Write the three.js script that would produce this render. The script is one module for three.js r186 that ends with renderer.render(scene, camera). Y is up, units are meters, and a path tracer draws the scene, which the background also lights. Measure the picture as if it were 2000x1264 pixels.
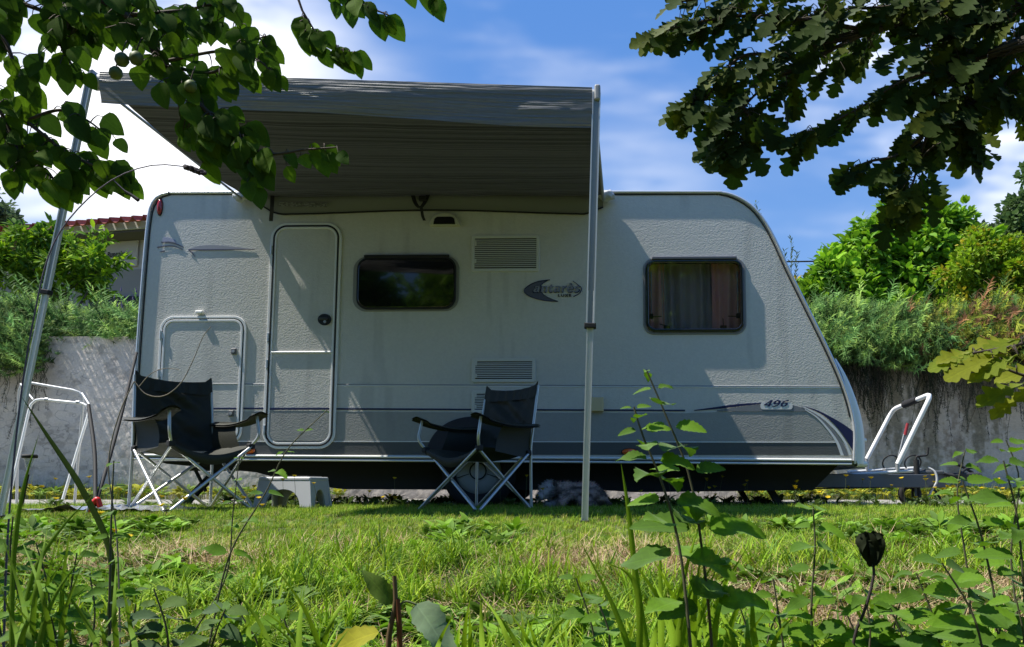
import * as THREE from 'three';
import { mergeGeometries, mergeVertices, toCreasedNormals } from 'three/addons/utils/BufferGeometryUtils.js';
import { RoundedBoxGeometry } from 'three/addons/geometries/RoundedBoxGeometry.js';
import { TextGeometry } from 'three/addons/geometries/TextGeometry.js';
import { FontLoader } from 'three/addons/loaders/FontLoader.js';
import { MarchingCubes } from 'three/addons/objects/MarchingCubes.js';

// ---------------------------------------------------------------- camera, sky, sun, exposure
const scene = new THREE.Scene();
const F = 1650, CX = 1160, CY = 770, PW = 2000, PH = 1264;      // lens in units of the photograph's pixels; the picture is a crop, so the lens is shifted
const EYE = new THREE.Vector3(0, 0.16, 6.6);
const PITCH = Math.atan((950 - CY) / F), YAW = 0.021;
const camera = new THREE.PerspectiveCamera(2 * Math.atan(CY / F) * 180 / Math.PI, CX / CY, 0.05, 600);
camera.position.copy(EYE);
camera.rotation.set(PITCH, YAW, 0, 'YXZ');
camera.setViewOffset(2 * CX, 2 * CY, 0, 0, PW, PH);
camera.focus = 6.2;
camera.userData.fStop = 24;
camera.updateMatrixWorld();

const renderer = new THREE.WebGLRenderer({ antialias: true });
renderer.toneMapping = THREE.LinearToneMapping;
renderer.toneMappingExposure = 1.7;
renderer.shadowMap.enabled = true;

const SUN = new THREE.Vector3(-0.48, 0.84, 0.07).normalize();
const sun = new THREE.DirectionalLight(new THREE.Color(1.0, 0.955, 0.86), 5.0);
sun.position.copy(SUN).multiplyScalar(40);
sun.castShadow = true;
sun.shadow.radius = 1;
sun.shadow.mapSize.set(4096, 4096);
Object.assign(sun.shadow.camera, { left: -14, right: 14, top: 14, bottom: -14, near: 1, far: 90 });
scene.add(sun);

// ---------------------------------------------------------------- random numbers and noise
function rng(seed) { let a = seed >>> 0; return () => { a = (a + 0x6d2b79f5) | 0; let t = Math.imul(a ^ (a >>> 15), 1 | a); t = (t + Math.imul(t ^ (t >>> 7), 61 | t)) ^ t; return ((t ^ (t >>> 14)) >>> 0) / 4294967296; }; }
const hash3 = (x, y, z) => { let h = Math.imul(x, 374761393) ^ Math.imul(y, 668265263) ^ Math.imul(z, 2147483647 ^ 0x5bd1e995); h = Math.imul(h ^ (h >>> 13), 1274126177); return ((h ^ (h >>> 16)) >>> 0) / 4294967296; };
const sm = (t) => t * t * (3 - 2 * t), lerp = (a, b, t) => a + (b - a) * t, clamp = (x, a = 0, b = 1) => Math.min(b, Math.max(a, x));
const smooth = (a, b, x) => sm(clamp((x - a) / (b - a)));
function noise3(x, y, z = 0, px = 0, py = 0) {            // value noise; px, py: period for tiling
  const ix = Math.floor(x), iy = Math.floor(y), iz = Math.floor(z), fx = sm(x - ix), fy = sm(y - iy), fz = sm(z - iz);
  const w = (i, p) => (p ? ((i % p) + p) % p : i);
  const h = (a, b, c) => hash3(w(ix + a, px), w(iy + b, py), iz + c);
  const l = (c) => lerp(lerp(h(0, 0, c), h(1, 0, c), fx), lerp(h(0, 1, c), h(1, 1, c), fx), fy);
  return fz === 0 ? l(0) : lerp(l(0), l(1), fz);
}
function fbm(x, y, z = 0, oct = 4, px = 0, py = 0) { let s = 0, a = 0.5, n = 0; for (let i = 0; i < oct; i++) { s += a * noise3(x, y, z + i * 17.3 * (z !== 0 ? 1 : 0) + (z === 0 ? i * 7 : 0), px, py); n += a; x *= 2; y *= 2; z *= 2; px *= 2; py *= 2; a *= 0.5; } return s / n; }

// ---------------------------------------------------------------- sky: blue air with broken high cloud
{
  const W = 1536, H = 768, data = new Float32Array(W * H * 4);
  const look = (px, py) => new THREE.Vector3((px - CX) / F, (CY - py) / F, -1).normalize().applyQuaternion(camera.quaternion);
  // banks of cloud the photograph shows: direction, angular size, strength
  const banks = [[look(290, 210), 0.135, 1.05], [look(20, 200), 0.10, 0.5], [look(520, 130), 0.10, 0.4], [look(1740, 110), 0.08, 1.15], [look(1970, 320), 0.11, 0.7], [look(1260, 390), 0.08, 0.28]];
  const d = new THREE.Vector3();
  for (let r = 0; r < H; r++) for (let c = 0; c < W; c++) {
    const up = ((r + 0.5) / H - 0.5) * Math.PI, az = ((c + 0.5) / W - 0.5) * 2 * Math.PI;
    d.set(Math.cos(az) * Math.cos(up), Math.sin(up), Math.sin(az) * Math.cos(up));
    const h = Math.max(0, d.y), t = Math.pow(1 - h, 4.2);
    let R = lerp(0.060, 0.26, t), G = lerp(0.165, 0.44, t), B = lerp(0.43, 0.68, t);
    const k = 1 / (h + 0.22), n = fbm(d.x * k * 2.1 + 11, d.z * k * 2.1 + 5, d.y * 2 + 3, 5), n2 = fbm(d.x * k * 6 + 3, d.z * k * 6 + 9, d.y * 3 + 7, 4);
    let bank = 0;
    for (const [b, s, w] of banks) { const a = Math.acos(clamp(d.dot(b), -1, 1)) / s; bank += w * Math.exp(-a * a); }
    const n3 = fbm(d.x * k * 9 + d.y * 12 + 3, d.z * k * 26 + 4, d.y * 40 + 7, 5), soft = n * 0.46 + n2 * 0.26 + n3 * 0.28;
    let cloud = clamp(smooth(0.56, 0.80, soft) * 0.26 + bank * (0.10 + 1.05 * smooth(0.38, 0.60, soft)));
    cloud *= smooth(-0.02, 0.05, d.y);
    const glow = 0.74 + 0.16 * clamp(bank);
    R = lerp(R, glow * 0.99, cloud); G = lerp(G, glow * 1.0, cloud); B = lerp(B, glow * 1.03, cloud);
    if (d.y < 0) { const g = smooth(0, -0.05, d.y); R = lerp(R, 0.12, g); G = lerp(G, 0.14, g); B = lerp(B, 0.09, g); }
    const o = (r * W + c) * 4; data[o] = R; data[o + 1] = G; data[o + 2] = B; data[o + 3] = 1;
  }
  const sky = new THREE.DataTexture(data, W, H, THREE.RGBAFormat, THREE.FloatType);
  sky.mapping = THREE.EquirectangularReflectionMapping; sky.magFilter = THREE.LinearFilter; sky.minFilter = THREE.LinearFilter; sky.needsUpdate = true;
  scene.background = sky; scene.environment = sky;
}

// ---------------------------------------------------------------- helpers
const V = (x, y, z) => new THREE.Vector3(x, y, z);
const ray = (px, py) => V((px - CX) / F, (CY - py) / F, -1).applyQuaternion(camera.quaternion);
const at = (px, py, z) => { const r = ray(px, py); return EYE.clone().addScaledVector(r, (z - EYE.z) / r.z); };   // a measured point of the photograph on the plane at depth z
const wall = (px, py) => { const p = at(px, py, 0); return [p.x, p.y]; };
const used = {};
function numbered(n) { const k = used[n] = (used[n] ?? -1) + 1; return k ? n + '_' + String(k).padStart(3, '0') : n; }
function shade(o) { o.traverse((m) => { if (m.isMesh) { m.castShadow = true; m.receiveShadow = true; } }); return o; }
function thing(name, label, category, pos = [0, 0, 0], turn = 0, group) {
  const o = new THREE.Group(); o.name = numbered(name); o.position.set(...(pos.isVector3 ? pos.toArray() : pos)); o.rotation.y = turn; scene.add(o);
  o.userData = { label, category }; if (group) o.userData.group = group; return o;
}
function part(parent, name, geo, mat, label) { const m = new THREE.Mesh(geo, mat); m.name = name; m.castShadow = m.receiveShadow = true; parent.add(m); if (label) m.userData.label = label; return m; }
function structure(name, geo, mat, label, category) { const m = part(scene, name, geo, mat); m.userData = { kind: 'structure', label, category }; return m; }
function stuffPart(parent, name, geo, mat, list, label) {      // list: [Matrix4, Color?]
  const m = new THREE.InstancedMesh(geo, mat, list.length); m.name = name; m.castShadow = m.receiveShadow = true;
  list.forEach(([mx, c], i) => { m.setMatrixAt(i, mx); if (c) m.setColorAt(i, c); });
  m.userData.kind = 'stuff'; if (label) m.userData.label = label; parent.add(m); return m;
}
const rgb = (r, g, b) => new THREE.Color().setRGB(r, g, b);
const mat = (r, g, b, roughness = 0.7, extra = {}) => new THREE.MeshStandardMaterial({ color: rgb(r, g, b), roughness, side: THREE.DoubleSide, ...extra });
const phys = (r, g, b, roughness = 0.7, extra = {}) => new THREE.MeshPhysicalMaterial({ color: rgb(r, g, b), roughness, side: THREE.DoubleSide, ...extra });
function texture(W, H, f, { srgb = false, repeat = [1, 1] } = {}) {
  const data = new Uint8Array(W * H * 4);
  for (let y = 0; y < H; y++) for (let x = 0; x < W; x++) { const v = f(x / W, y / H), o = (y * W + x) * 4; const a = Array.isArray(v) ? v : [v, v, v]; for (let c = 0; c < 3; c++) data[o + c] = clamp(a[c]) * 255; data[o + 3] = 255; }
  const t = new THREE.DataTexture(data, W, H); t.wrapS = t.wrapT = THREE.RepeatWrapping; t.magFilter = THREE.LinearFilter; t.minFilter = THREE.LinearFilter; t.repeat.set(...repeat);
  if (srgb) t.colorSpace = THREE.SRGBColorSpace; t.needsUpdate = true; return t;
}
const bx = (w, h, d, x = 0, y = 0, z = 0) => new THREE.BoxGeometry(w, h, d).translate(x, y, z);
const rb = (w, h, d, r, x = 0, y = 0, z = 0) => new RoundedBoxGeometry(w, h, d, 3, r).translate(x, y, z);
function bar(a, b, r, r2 = r, n = 10) {
  const d = b.clone().sub(a), g = new THREE.CylinderGeometry(r2, r, d.length(), n, 1);
  g.applyQuaternion(new THREE.Quaternion().setFromUnitVectors(V(0, 1, 0), d.clone().normalize())); return g.translate((a.x + b.x) / 2, (a.y + b.y) / 2, (a.z + b.z) / 2);
}
function tube(pts, r, seg = 24, n = 8, tension = 0.5, closed = false) { return new THREE.TubeGeometry(new THREE.CatmullRomCurve3(pts, closed, 'catmullrom', tension), seg, r, n, closed); }
function taperTube(pts, r0, r1, seg = 20, n = 6) {
  const c = new THREE.CatmullRomCurve3(pts), g = new THREE.TubeGeometry(c, seg, 1, n, false), p = g.attributes.position;
  const q = V(0, 0, 0);
  for (let i = 0; i <= seg; i++) { const o = c.getPointAt(i / seg), r = lerp(r0, r1, i / seg); for (let j = 0; j <= n; j++) { const k = i * (n + 1) + j; q.fromBufferAttribute(p, k).sub(o).multiplyScalar(r).add(o); p.setXYZ(k, q.x, q.y, q.z); } }
  return g;
}
function bentTube(pts, r, bend = 0.05, n = 10) {               // straight runs with rounded corners
  const path = new THREE.CurvePath(); let a = pts[0];
  for (let i = 1; i < pts.length; i++) {
    const b = pts[i], nx = pts[i + 1];
    if (!nx) { path.add(new THREE.LineCurve3(a, b)); break; }
    const k = Math.min(bend, a.distanceTo(b) * 0.45, b.distanceTo(nx) * 0.45), p = b.clone().add(a.clone().sub(b).setLength(k)), q = b.clone().add(nx.clone().sub(b).setLength(k));
    path.add(new THREE.LineCurve3(a, p)); path.add(new THREE.QuadraticBezierCurve3(p, b, q)); a = q;
  }
  const list = []; for (const c of path.curves) { const m = c.isLineCurve3 ? 3 : 6; for (let i = 0; i < m; i++) list.push(c.getPoint(i / m)); } list.push(pts[pts.length - 1].clone());
  return new THREE.TubeGeometry(new THREE.CatmullRomCurve3(list, false, 'centripetal'), list.length * 2, r, n, false);
}
function rr(x0, y0, x1, y1, r, Path = THREE.Shape) {
  const s = new Path(); s.moveTo(x0 + r, y0); s.lineTo(x1 - r, y0); s.absarc(x1 - r, y0 + r, r, -Math.PI / 2, 0); s.lineTo(x1, y1 - r); s.absarc(x1 - r, y1 - r, r, 0, Math.PI / 2);
  s.lineTo(x0 + r, y1); s.absarc(x0 + r, y1 - r, r, Math.PI / 2, Math.PI); s.lineTo(x0, y0 + r); s.absarc(x0 + r, y0 + r, r, Math.PI, Math.PI * 1.5); return s;
}
function rrBox(px0, py0, px1, py1) { const a = wall(px0, py1), b = wall(px1, py0), c = wall(px0, py0), d = wall(px1, py1); return [(a[0] + c[0]) / 2, (a[1] + d[1]) / 2, (b[0] + d[0]) / 2, (b[1] + c[1]) / 2]; }
function slab(shape, z0, z1, bevel = 0.002, curve = 8) { return new THREE.ExtrudeGeometry(shape, { depth: z1 - z0 - bevel, bevelEnabled: bevel > 0, bevelSize: bevel, bevelOffset: -bevel, bevelThickness: bevel, bevelSegments: 2, curveSegments: curve }).translate(0, 0, z0); }
function ring(box, r, w, z0, z1, bevel = 0.003) { const [a, b, c, d] = box, s = rr(a, b, c, d, r); s.holes.push(rr(a + w, b + w, c - w, d - w, Math.max(0.004, r - w), THREE.Path)); return slab(s, z0, z1, bevel, 10); }
function grid(nu, nv, f) {                                        // surface f(u, v) -> Vector3
  const pos = [], uv = [], idx = [];
  for (let j = 0; j <= nv; j++) for (let i = 0; i <= nu; i++) { const p = f(i / nu, j / nv); pos.push(p.x, p.y, p.z); uv.push(i / nu, j / nv); }
  for (let j = 0; j < nv; j++) for (let i = 0; i < nu; i++) { const a = j * (nu + 1) + i, b = a + 1, c = a + nu + 1, d = c + 1; idx.push(a, b, d, a, d, c); }
  const g = new THREE.BufferGeometry(); g.setAttribute('position', new THREE.Float32BufferAttribute(pos, 3)); g.setAttribute('uv', new THREE.Float32BufferAttribute(uv, 2)); g.setIndex(idx); g.computeVertexNormals(); return g;
}
function merge(list) { const l = list.map((g) => { const h = g.index ? g.toNonIndexed() : g.clone(); for (const k of Object.keys(h.attributes)) if (!['position', 'normal', 'uv'].includes(k)) h.deleteAttribute(k); h.morphAttributes = {}; return h; }); return mergeGeometries(l, false); }
const font = await new FontLoader().loadAsync('fonts/droid/droid_sans_bold.typeface.json');
function lettering(text, size, depth, slant = 0, squash = 1) {
  const g = new TextGeometry(text, { font, size, depth, curveSegments: 5, bevelEnabled: false }); g.computeBoundingBox();
  g.applyMatrix4(new THREE.Matrix4().makeShear(0, 0, slant, 0, 0, 0)); g.scale(squash, 1, 1); return g;
}

// ================================================================ the ground
function groundY(x, z) {
  let y = 0;
  if (z > 1.3) y -= (z < 1.9 ? (z - 1.3) ** 2 / 1.2 : 0.3 + (z - 1.9)) * 0.105;
  y += (fbm(x * 0.9 + 40, z * 0.9 + 40, 0, 3) - 0.5) * 0.05 * smooth(1.0, 3.0, z);
  y += (fbm(x * 6 + 9, z * 6 + 4, 0, 3) - 0.5) * 0.022 * smooth(1.2, 2.6, z);
  return Math.max(y, -0.75);
}
const strawy = (x, z) => smooth(0.44, 0.60, fbm(x * 1.15 + 3, z * 1.6 + 8, 0, 3)) * smooth(2.5, 3.3, z) * 0.7;      // where dead grass and bare soil show
{
  const xs = [], zs = [];
  for (let x = -5.5; x <= 5.5; x += 0.09) xs.push(x);
  for (let k = 1; k < 14; k++) { xs.push(5.5 + 0.15 * k ** 2.65); xs.unshift(-5.5 - 0.15 * k ** 2.65); }
  for (let z = -5; z <= 7.5; z += 0.09) zs.push(z);
  for (let k = 1; k < 14; k++) { zs.push(7.5 + 0.15 * k ** 2.65); zs.unshift(-5 - 0.15 * k ** 2.65); }
  const pos = [], uv = [], idx = [], col = [], n = xs.length;
  for (const z of zs) for (const x of xs) {
    pos.push(x, groundY(x, z), z); uv.push(x, z);
    const s = strawy(x, z), f = fbm(x * 7, z * 7, 0, 3), soil = smooth(0.5, 0.62, fbm(x * 2.3 + 70, z * 2.3 + 31, 0, 3));
    const gravel = z < -0.15 ? smooth(-0.15, -0.5, z) : 0;
    let c = [0.12 + 0.06 * f, 0.145 + 0.06 * f, 0.04 + 0.02 * f];
    c = c.map((v, i) => lerp(v, [0.20, 0.15, 0.085][i] * (0.6 + 0.7 * f), s)); c = c.map((v, i) => lerp(v, [0.055, 0.036, 0.024][i], soil * 0.8));
    c = c.map((v, i) => lerp(v, [0.42, 0.40, 0.36][i] * (0.7 + 0.5 * f), gravel)); col.push(...c);
  }
  for (let j = 0; j < zs.length - 1; j++) for (let i = 0; i < n - 1; i++) { const a = j * n + i; idx.push(a, a + n, a + n + 1, a, a + n + 1, a + 1); }
  const g = new THREE.BufferGeometry(); g.setAttribute('position', new THREE.Float32BufferAttribute(pos, 3)); g.setAttribute('uv', new THREE.Float32BufferAttribute(uv, 2)); g.setAttribute('color', new THREE.Float32BufferAttribute(col, 3)); g.setIndex(idx); g.computeVertexNormals();
  const grain = texture(512, 512, (u, v) => { const a = fbm(u * 24, v * 24, 0, 4, 24, 24), b = noise3(u * 150, v * 150, 0, 150, 150); return 0.55 + 0.5 * (a - 0.5) + 0.35 * (b - 0.5) + 0.1; }, { repeat: [1.1, 1.1] });
  const bump = texture(512, 512, (u, v) => fbm(u * 30, v * 30, 3, 4, 30, 30), { repeat: [1.3, 1.3] });
  structure('ground', g, new THREE.MeshStandardMaterial({ vertexColors: true, map: grain, bumpMap: bump, bumpScale: 0.02, roughness: 1, side: THREE.DoubleSide }), 'lawn of soil and short grass falling away in front of the caravan', 'ground');
}

// ================================================================ retaining wall and the terrace behind it
const WALL_Z = -4.3, WALL_TOP = at(200, 657, WALL_Z).y;
const plasterMap = texture(1024, 512, (u, v) => {                 // lime render: trowel marks, grey crazing, brown-green streaks where plants hang over
  const a = fbm(u * 9, v * 6, 0, 5, 9, 6), cr = Math.abs(fbm(u * 26, v * 22, 5, 3, 26, 22) - 0.5), fine = noise3(u * 300, v * 220, 0, 300, 220);
  let c = 0.79 + 0.22 * (a - 0.5) + 0.06 * (fine - 0.5); if (cr < 0.018) c -= 0.16 * (noise3(u * 12, v * 9, 0, 12, 9));
  const blot = smooth(0.56, 0.72, fbm(u * 40, v * 30, 2, 3, 40, 30)); c -= blot * 0.10;
  return [c * 1.0, c * 0.955, c * 0.90];
}, { srgb: true, repeat: [0.24, 0.42] });
const plasterBump = texture(512, 512, (u, v) => fbm(u * 20, v * 20, 2, 5, 20, 20), { repeat: [0.8, 0.8] });
const stainMap = (() => {
  const t = texture(1024, 512, (u, v) => {
    const a = fbm(u * 9, v * 6, 0, 5, 9, 6), fine = noise3(u * 300, v * 220, 0, 300, 220);
    let c = 0.77 + 0.22 * (a - 0.5) + 0.07 * (fine - 0.5);
    const run = fbm(u * 34, v * 1.6, 0, 4, 34, 0), rag = fbm(u * 120, v * 40, 3, 3), cut = run * 0.9 + rag * 0.35;
    const s = smooth(0.58, 0.84, cut + (v - 0.35) * 0.20);
    const brown = noise3(u * 15, 3, 0, 15);
    const base = [c, c * 0.955, c * 0.90], st = brown > 0.5 ? [0.26, 0.24, 0.15] : [0.33, 0.27, 0.20];
    return base.map((b, i) => lerp(b, st[i] * (0.75 + 0.5 * fine), s * 0.45));
  }, { srgb: true, repeat: [0.2, 1 / WALL_TOP] });
  return t;
})();
{
  const o = thing('retaining_wall', 'long pale rendered retaining wall behind the caravan', 'wall', [0, 0, WALL_Z]);
  const L = -14, M = 1.4, R = 16;
  const mk = (x0, x1) => { const g = new THREE.BoxGeometry(x1 - x0, WALL_TOP + 0.6, 0.3, Math.round((x1 - x0) * 3), 8, 1).translate((x0 + x1) / 2, (WALL_TOP - 0.6) / 2, -0.15); const p = g.attributes.position, u = g.attributes.uv; for (let i = 0; i < p.count; i++) u.setXY(i, p.getX(i), p.getY(i)); return g; };
  part(o, 'wall_section', mk(L, M), new THREE.MeshStandardMaterial({ map: plasterMap, bumpMap: plasterBump, bumpScale: 0.012, roughness: 0.95 }));
  part(o, 'wall_section', mk(M + 0.001, R), new THREE.MeshStandardMaterial({ map: stainMap, bumpMap: plasterBump, bumpScale: 0.012, roughness: 0.95 }), 'wall section streaked brown and green below the plants');
}
{
  const g = new THREE.PlaneGeometry(260, 200, 60, 60).rotateX(-Math.PI / 2).translate(0, WALL_TOP - 0.06, WALL_Z - 0.28 - 100), p = g.attributes.position, u = g.attributes.uv;
  for (let i = 0; i < p.count; i++) { const z = p.getZ(i); u.setXY(i, p.getX(i), z); if (z < -12) p.setY(i, p.getY(i) + (fbm(p.getX(i) * 0.05 + 50, z * 0.05 + 50, 0, 3) - 0.5) * 2.5 * smooth(-12, -40, z)); }
  g.computeVertexNormals();
  const m = texture(256, 256, (u, v) => { const a = fbm(u * 20, v * 20, 0, 4, 20, 20); return [0.36 + 0.3 * (a - 0.5), 0.40 + 0.3 * (a - 0.5), 0.22 + 0.2 * (a - 0.5)]; }, { srgb: true, repeat: [0.3, 0.3] });
  structure('terrace_ground', g, new THREE.MeshStandardMaterial({ map: m, roughness: 1 }), 'grassy terrace held up by the pale wall', 'terrace');
}

// ================================================================ the bungalow on the terrace
{
  const c = at(285, 440, -9.3), eave = c.y, base = WALL_TOP - 0.06, H = eave - base;
  const o = thing('bungalow', 'beige bungalow with red barrel tile roof at the far left behind the bush', 'building', [c.x + 0.6, base, -9.3], -0.19);
  const wm = mat(0.50, 0.42, 0.38, 0.9, { bumpMap: plasterBump, bumpScale: 0.006 }), lowm = mat(0.29, 0.25, 0.235, 0.9, { bumpMap: plasterBump, bumpScale: 0.006 });
  const L = -7.5, R = 2.5, cut = at(285, 522, -9.3).y - base;
  part(o, 'wall', bx(R - L, H - cut, 4, (L + R) / 2, cut + (H - cut) / 2, -2.0), wm);
  part(o, 'wall', bx(R - L, cut, 4.03, (L + R) / 2, cut / 2, -2.0), lowm, 'darker painted lower wall');
  part(o, 'fascia', rb(R - L + 0.7, 0.21, 0.06, 0.012, (L + R) / 2, H - 0.105, 0.50), mat(0.50, 0.47, 0.43, 0.8));
  part(o, 'soffit', bx(R - L + 0.66, 0.03, 0.62, (L + R) / 2, H - 0.24, 0.2), mat(0.10, 0.085, 0.075, 0.9));
  part(o, 'roof_deck', bx(R - L + 0.6, 0.05, 4.8, 0, 0, -2.4).rotateX(0.28).translate((L + R) / 2, H + 0.0, 0.50), mat(0.22, 0.06, 0.045, 0.9));
  const barrel = new THREE.CylinderGeometry(0.095, 0.108, 0.46, 9, 1, true, 0, Math.PI).rotateZ(-Math.PI / 2).rotateY(Math.PI / 2);
  { const half = new THREE.CylinderGeometry(0.108, 0.092, 0.48, 10, 1, true, -Math.PI / 2, Math.PI).rotateX(Math.PI / 2); barrel.copy(half); }
  const tm = [mat(0.27, 0.065, 0.045, 0.85), mat(0.20, 0.05, 0.04, 0.85), mat(0.33, 0.10, 0.065, 0.85)], r = rng(5);
  for (let row = 0; row < 3; row++) for (let k = 0; k < 42; k++) { const t = part(o, 'roof_tile', barrel, tm[Math.floor(r() * 3)]); const s = -0.12 + row * 0.42; t.position.set(L - 0.25 + k * 0.245, H + 0.04 + s * Math.sin(0.28) + row * 0.004, 0.5 - s * Math.cos(0.28)); t.rotation.set(0.28 + 0.03 * (r() - 0.5), 0.02 * (r() - 0.5), 0); }
  // the name board
  const sb = at(212, 490, -9.25), sx = sb.x - o.position.x, sy = sb.y - base;
  const board = part(o, 'name_board', rb(0.95, 0.52, 0.02, 0.006, 0, 0, 0), mat(0.52, 0.44, 0.40, 0.8)); board.position.set(sx, sy, 0.035);
  part(board, 'lettering', lettering('Bungalow', 0.115, 0.006, 0.12, 0.62).translate(-0.22, -0.06, 0.012), mat(0.05, 0.04, 0.04, 0.8));
  const vb = at(205, 592, -9.25); part(o, 'cellar_opening', rb(1.1, 0.34, 0.05, 0.01, vb.x - o.position.x, vb.y - base, 0.05), mat(0.008, 0.008, 0.008, 0.6));
}

// ================================================================ the caravan (its near side is the plane z = 0)
const embossMap = texture(512, 512, (u, v) => {                 // stucco-embossed aluminium sheet: short flat ripples
  const a = noise3(u * 84, v * 120, 0, 84, 120), b = noise3(u * 150 + 31, v * 190, 0, 150, 190), c = noise3(u * 40, v * 60, 0, 40, 60);
  return a * 0.55 + b * 0.3 + c * 0.15;
}, { repeat: [1.4, 1.5] });
const dirtMap = texture(1024, 512, (u, v) => { const a = fbm(u * 7, v * 5, 0, 5, 7, 5), s = fbm(u * 60, v * 3, 0, 3, 60, 3), f = noise3(u * 400, v * 200, 0, 400, 200); const c = 0.90 + 0.05 * (a - 0.5) - 0.05 * smooth(0.62, 0.8, s) + 0.03 * (f - 0.5); return [c, c, c * 0.99]; }, { srgb: true, repeat: [0.17, 0.4] });
const skin = (r, g, b, rough = 0.42, bump = 0.0013) => new THREE.MeshPhysicalMaterial({ color: rgb(r, g, b), map: dirtMap, roughness: rough, bumpMap: embossMap, bumpScale: bump, side: THREE.DoubleSide });
const mSkin = skin(0.75, 0.735, 0.70), mBand = skin(0.42, 0.42, 0.41), mDark = skin(0.12, 0.125, 0.13, 0.5, 0.0007), mShell = mat(0.72, 0.73, 0.74, 0.5);
const mAlu = mat(0.62, 0.63, 0.64, 0.35, { metalness: 0.55 }), mWhite = mat(0.80, 0.80, 0.78, 0.4), mRubber = mat(0.012, 0.012, 0.013, 0.6), mBlack = mat(0.009, 0.009, 0.010, 0.75), mNavy = mat(0.018, 0.024, 0.085, 0.35), mSteel = mat(0.42, 0.43, 0.44, 0.45, { metalness: 0.6 });
const mPaint = mat(0.74, 0.75, 0.76, 0.45), mPlastic = mat(0.60, 0.60, 0.56, 0.5), mGalv = mat(0.10, 0.105, 0.11, 0.6, { metalness: 0.3 }), mOrange = phys(0.85, 0.14, 0.012, 0.2, { clearcoat: 0.6 }), mRed = phys(0.35, 0.018, 0.02, 0.2, { clearcoat: 0.6 });
const caravan = thing('caravan', 'white and grey touring caravan parked in front of the pale wall', 'caravan');
const WIDTH = 2.25;
const shapePx = (pts, Path = THREE.Shape) => { const s = new Path(); pts.forEach(([x, y], i) => { const [a, b] = wall(x, y); i ? s.lineTo(a, b) : s.moveTo(a, b); }); return s; };
const curvePx = (pts, n = 40) => new THREE.CatmullRomCurve3(pts.map(([x, y]) => { const [a, b] = wall(x, y); return V(a, b, 0); }), false, 'centripetal').getPoints(n);
const shapeV = (pts) => { const s = new THREE.Shape(); pts.forEach((p, i) => (i ? s.lineTo(p.x, p.y) : s.moveTo(p.x, p.y))); return s; };
const sill = 889;                                                 // the lower edge of the side, in the photograph
const rear = curvePx([[259, 893], [262, 800], [268, 700], [275, 600], [283, 500], [290, 430], [295, 405], [305, 388], [322, 379], [345, 377]], 30);
const roofEdge = curvePx([[345, 377], [900, 375.5], [1395, 376]], 6).slice(1);
const front = curvePx([[1395, 376], [1418, 378], [1445, 388], [1470, 405], [1492, 431], [1512, 466], [1540, 527], [1580, 608], [1620, 690], [1645, 747], [1662, 800], [1669, 842], [1668, 900]], 44).slice(1);
const outline = [...rear, ...roofEdge, ...front];
const winB = rrBox(1261, 509, 1452, 649);
{
  // near wall with the real opening of the right window, far wall, and the shell between them
  const s = shapeV(outline); s.holes.push(rr(...[winB[0] + 0.02, winB[1] + 0.02, winB[2] - 0.02, winB[3] - 0.02], 0.06, THREE.Path));
  part(caravan, 'side_panel', new THREE.ExtrudeGeometry(s, { depth: 0.03, bevelEnabled: false }).translate(0, 0, -0.03), mSkin);
  part(caravan, 'side_panel', new THREE.ExtrudeGeometry(shapeV(outline), { depth: 0.03, bevelEnabled: false }).translate(0, 0, -WIDTH), mSkin);
  const ins = outline.map((p) => p.clone());
  const n = ins.length, pos = [], idx = [];
  ins.forEach((p) => { pos.push(p.x, p.y, -0.005, p.x, p.y, -WIDTH + 0.005); });
  for (let i = 0; i < n - 1; i++) idx.push(2 * i, 2 * i + 1, 2 * i + 3, 2 * i, 2 * i + 3, 2 * i + 2);
  const g = new THREE.BufferGeometry(); g.setAttribute('position', new THREE.Float32BufferAttribute(pos, 3)); g.setAttribute('uv', new THREE.Float32BufferAttribute(new Float32Array(n * 4), 2)); g.setIndex(idx); g.computeVertexNormals();
  part(caravan, 'roof_shell', g, mShell);
  const a = wall(264, sill), b = wall(1668, sill);
  part(caravan, 'floor', bx(b[0] - a[0] - 0.04, 0.05, WIDTH - 0.1, (a[0] + b[0]) / 2, a[1] + 0.03, -WIDTH / 2), mBlack);
  // aluminium edge rail with its dark filler strip
  const rail = outline.map((p) => V(p.x, p.y, 0.006));
  part(caravan, 'edge_rail', tube(rail, 0.013, 180, 8), mAlu);
  const inner = outline.slice(4, -6).map((p) => { const c = V(-0.9, 0.95, 0.004), d = c.clone().sub(p).setLength(0.024); return V(p.x + d.x, p.y + d.y, 0.003); });
  part(caravan, 'rail_filler', tube(inner, 0.0055, 160, 6), mRubber);
}
const flat = (shape, z = 0.003) => new THREE.ExtrudeGeometry(shape, { depth: 0.0015, bevelEnabled: false, curveSegments: 16 }).translate(0, 0, z - 0.0015);
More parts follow.
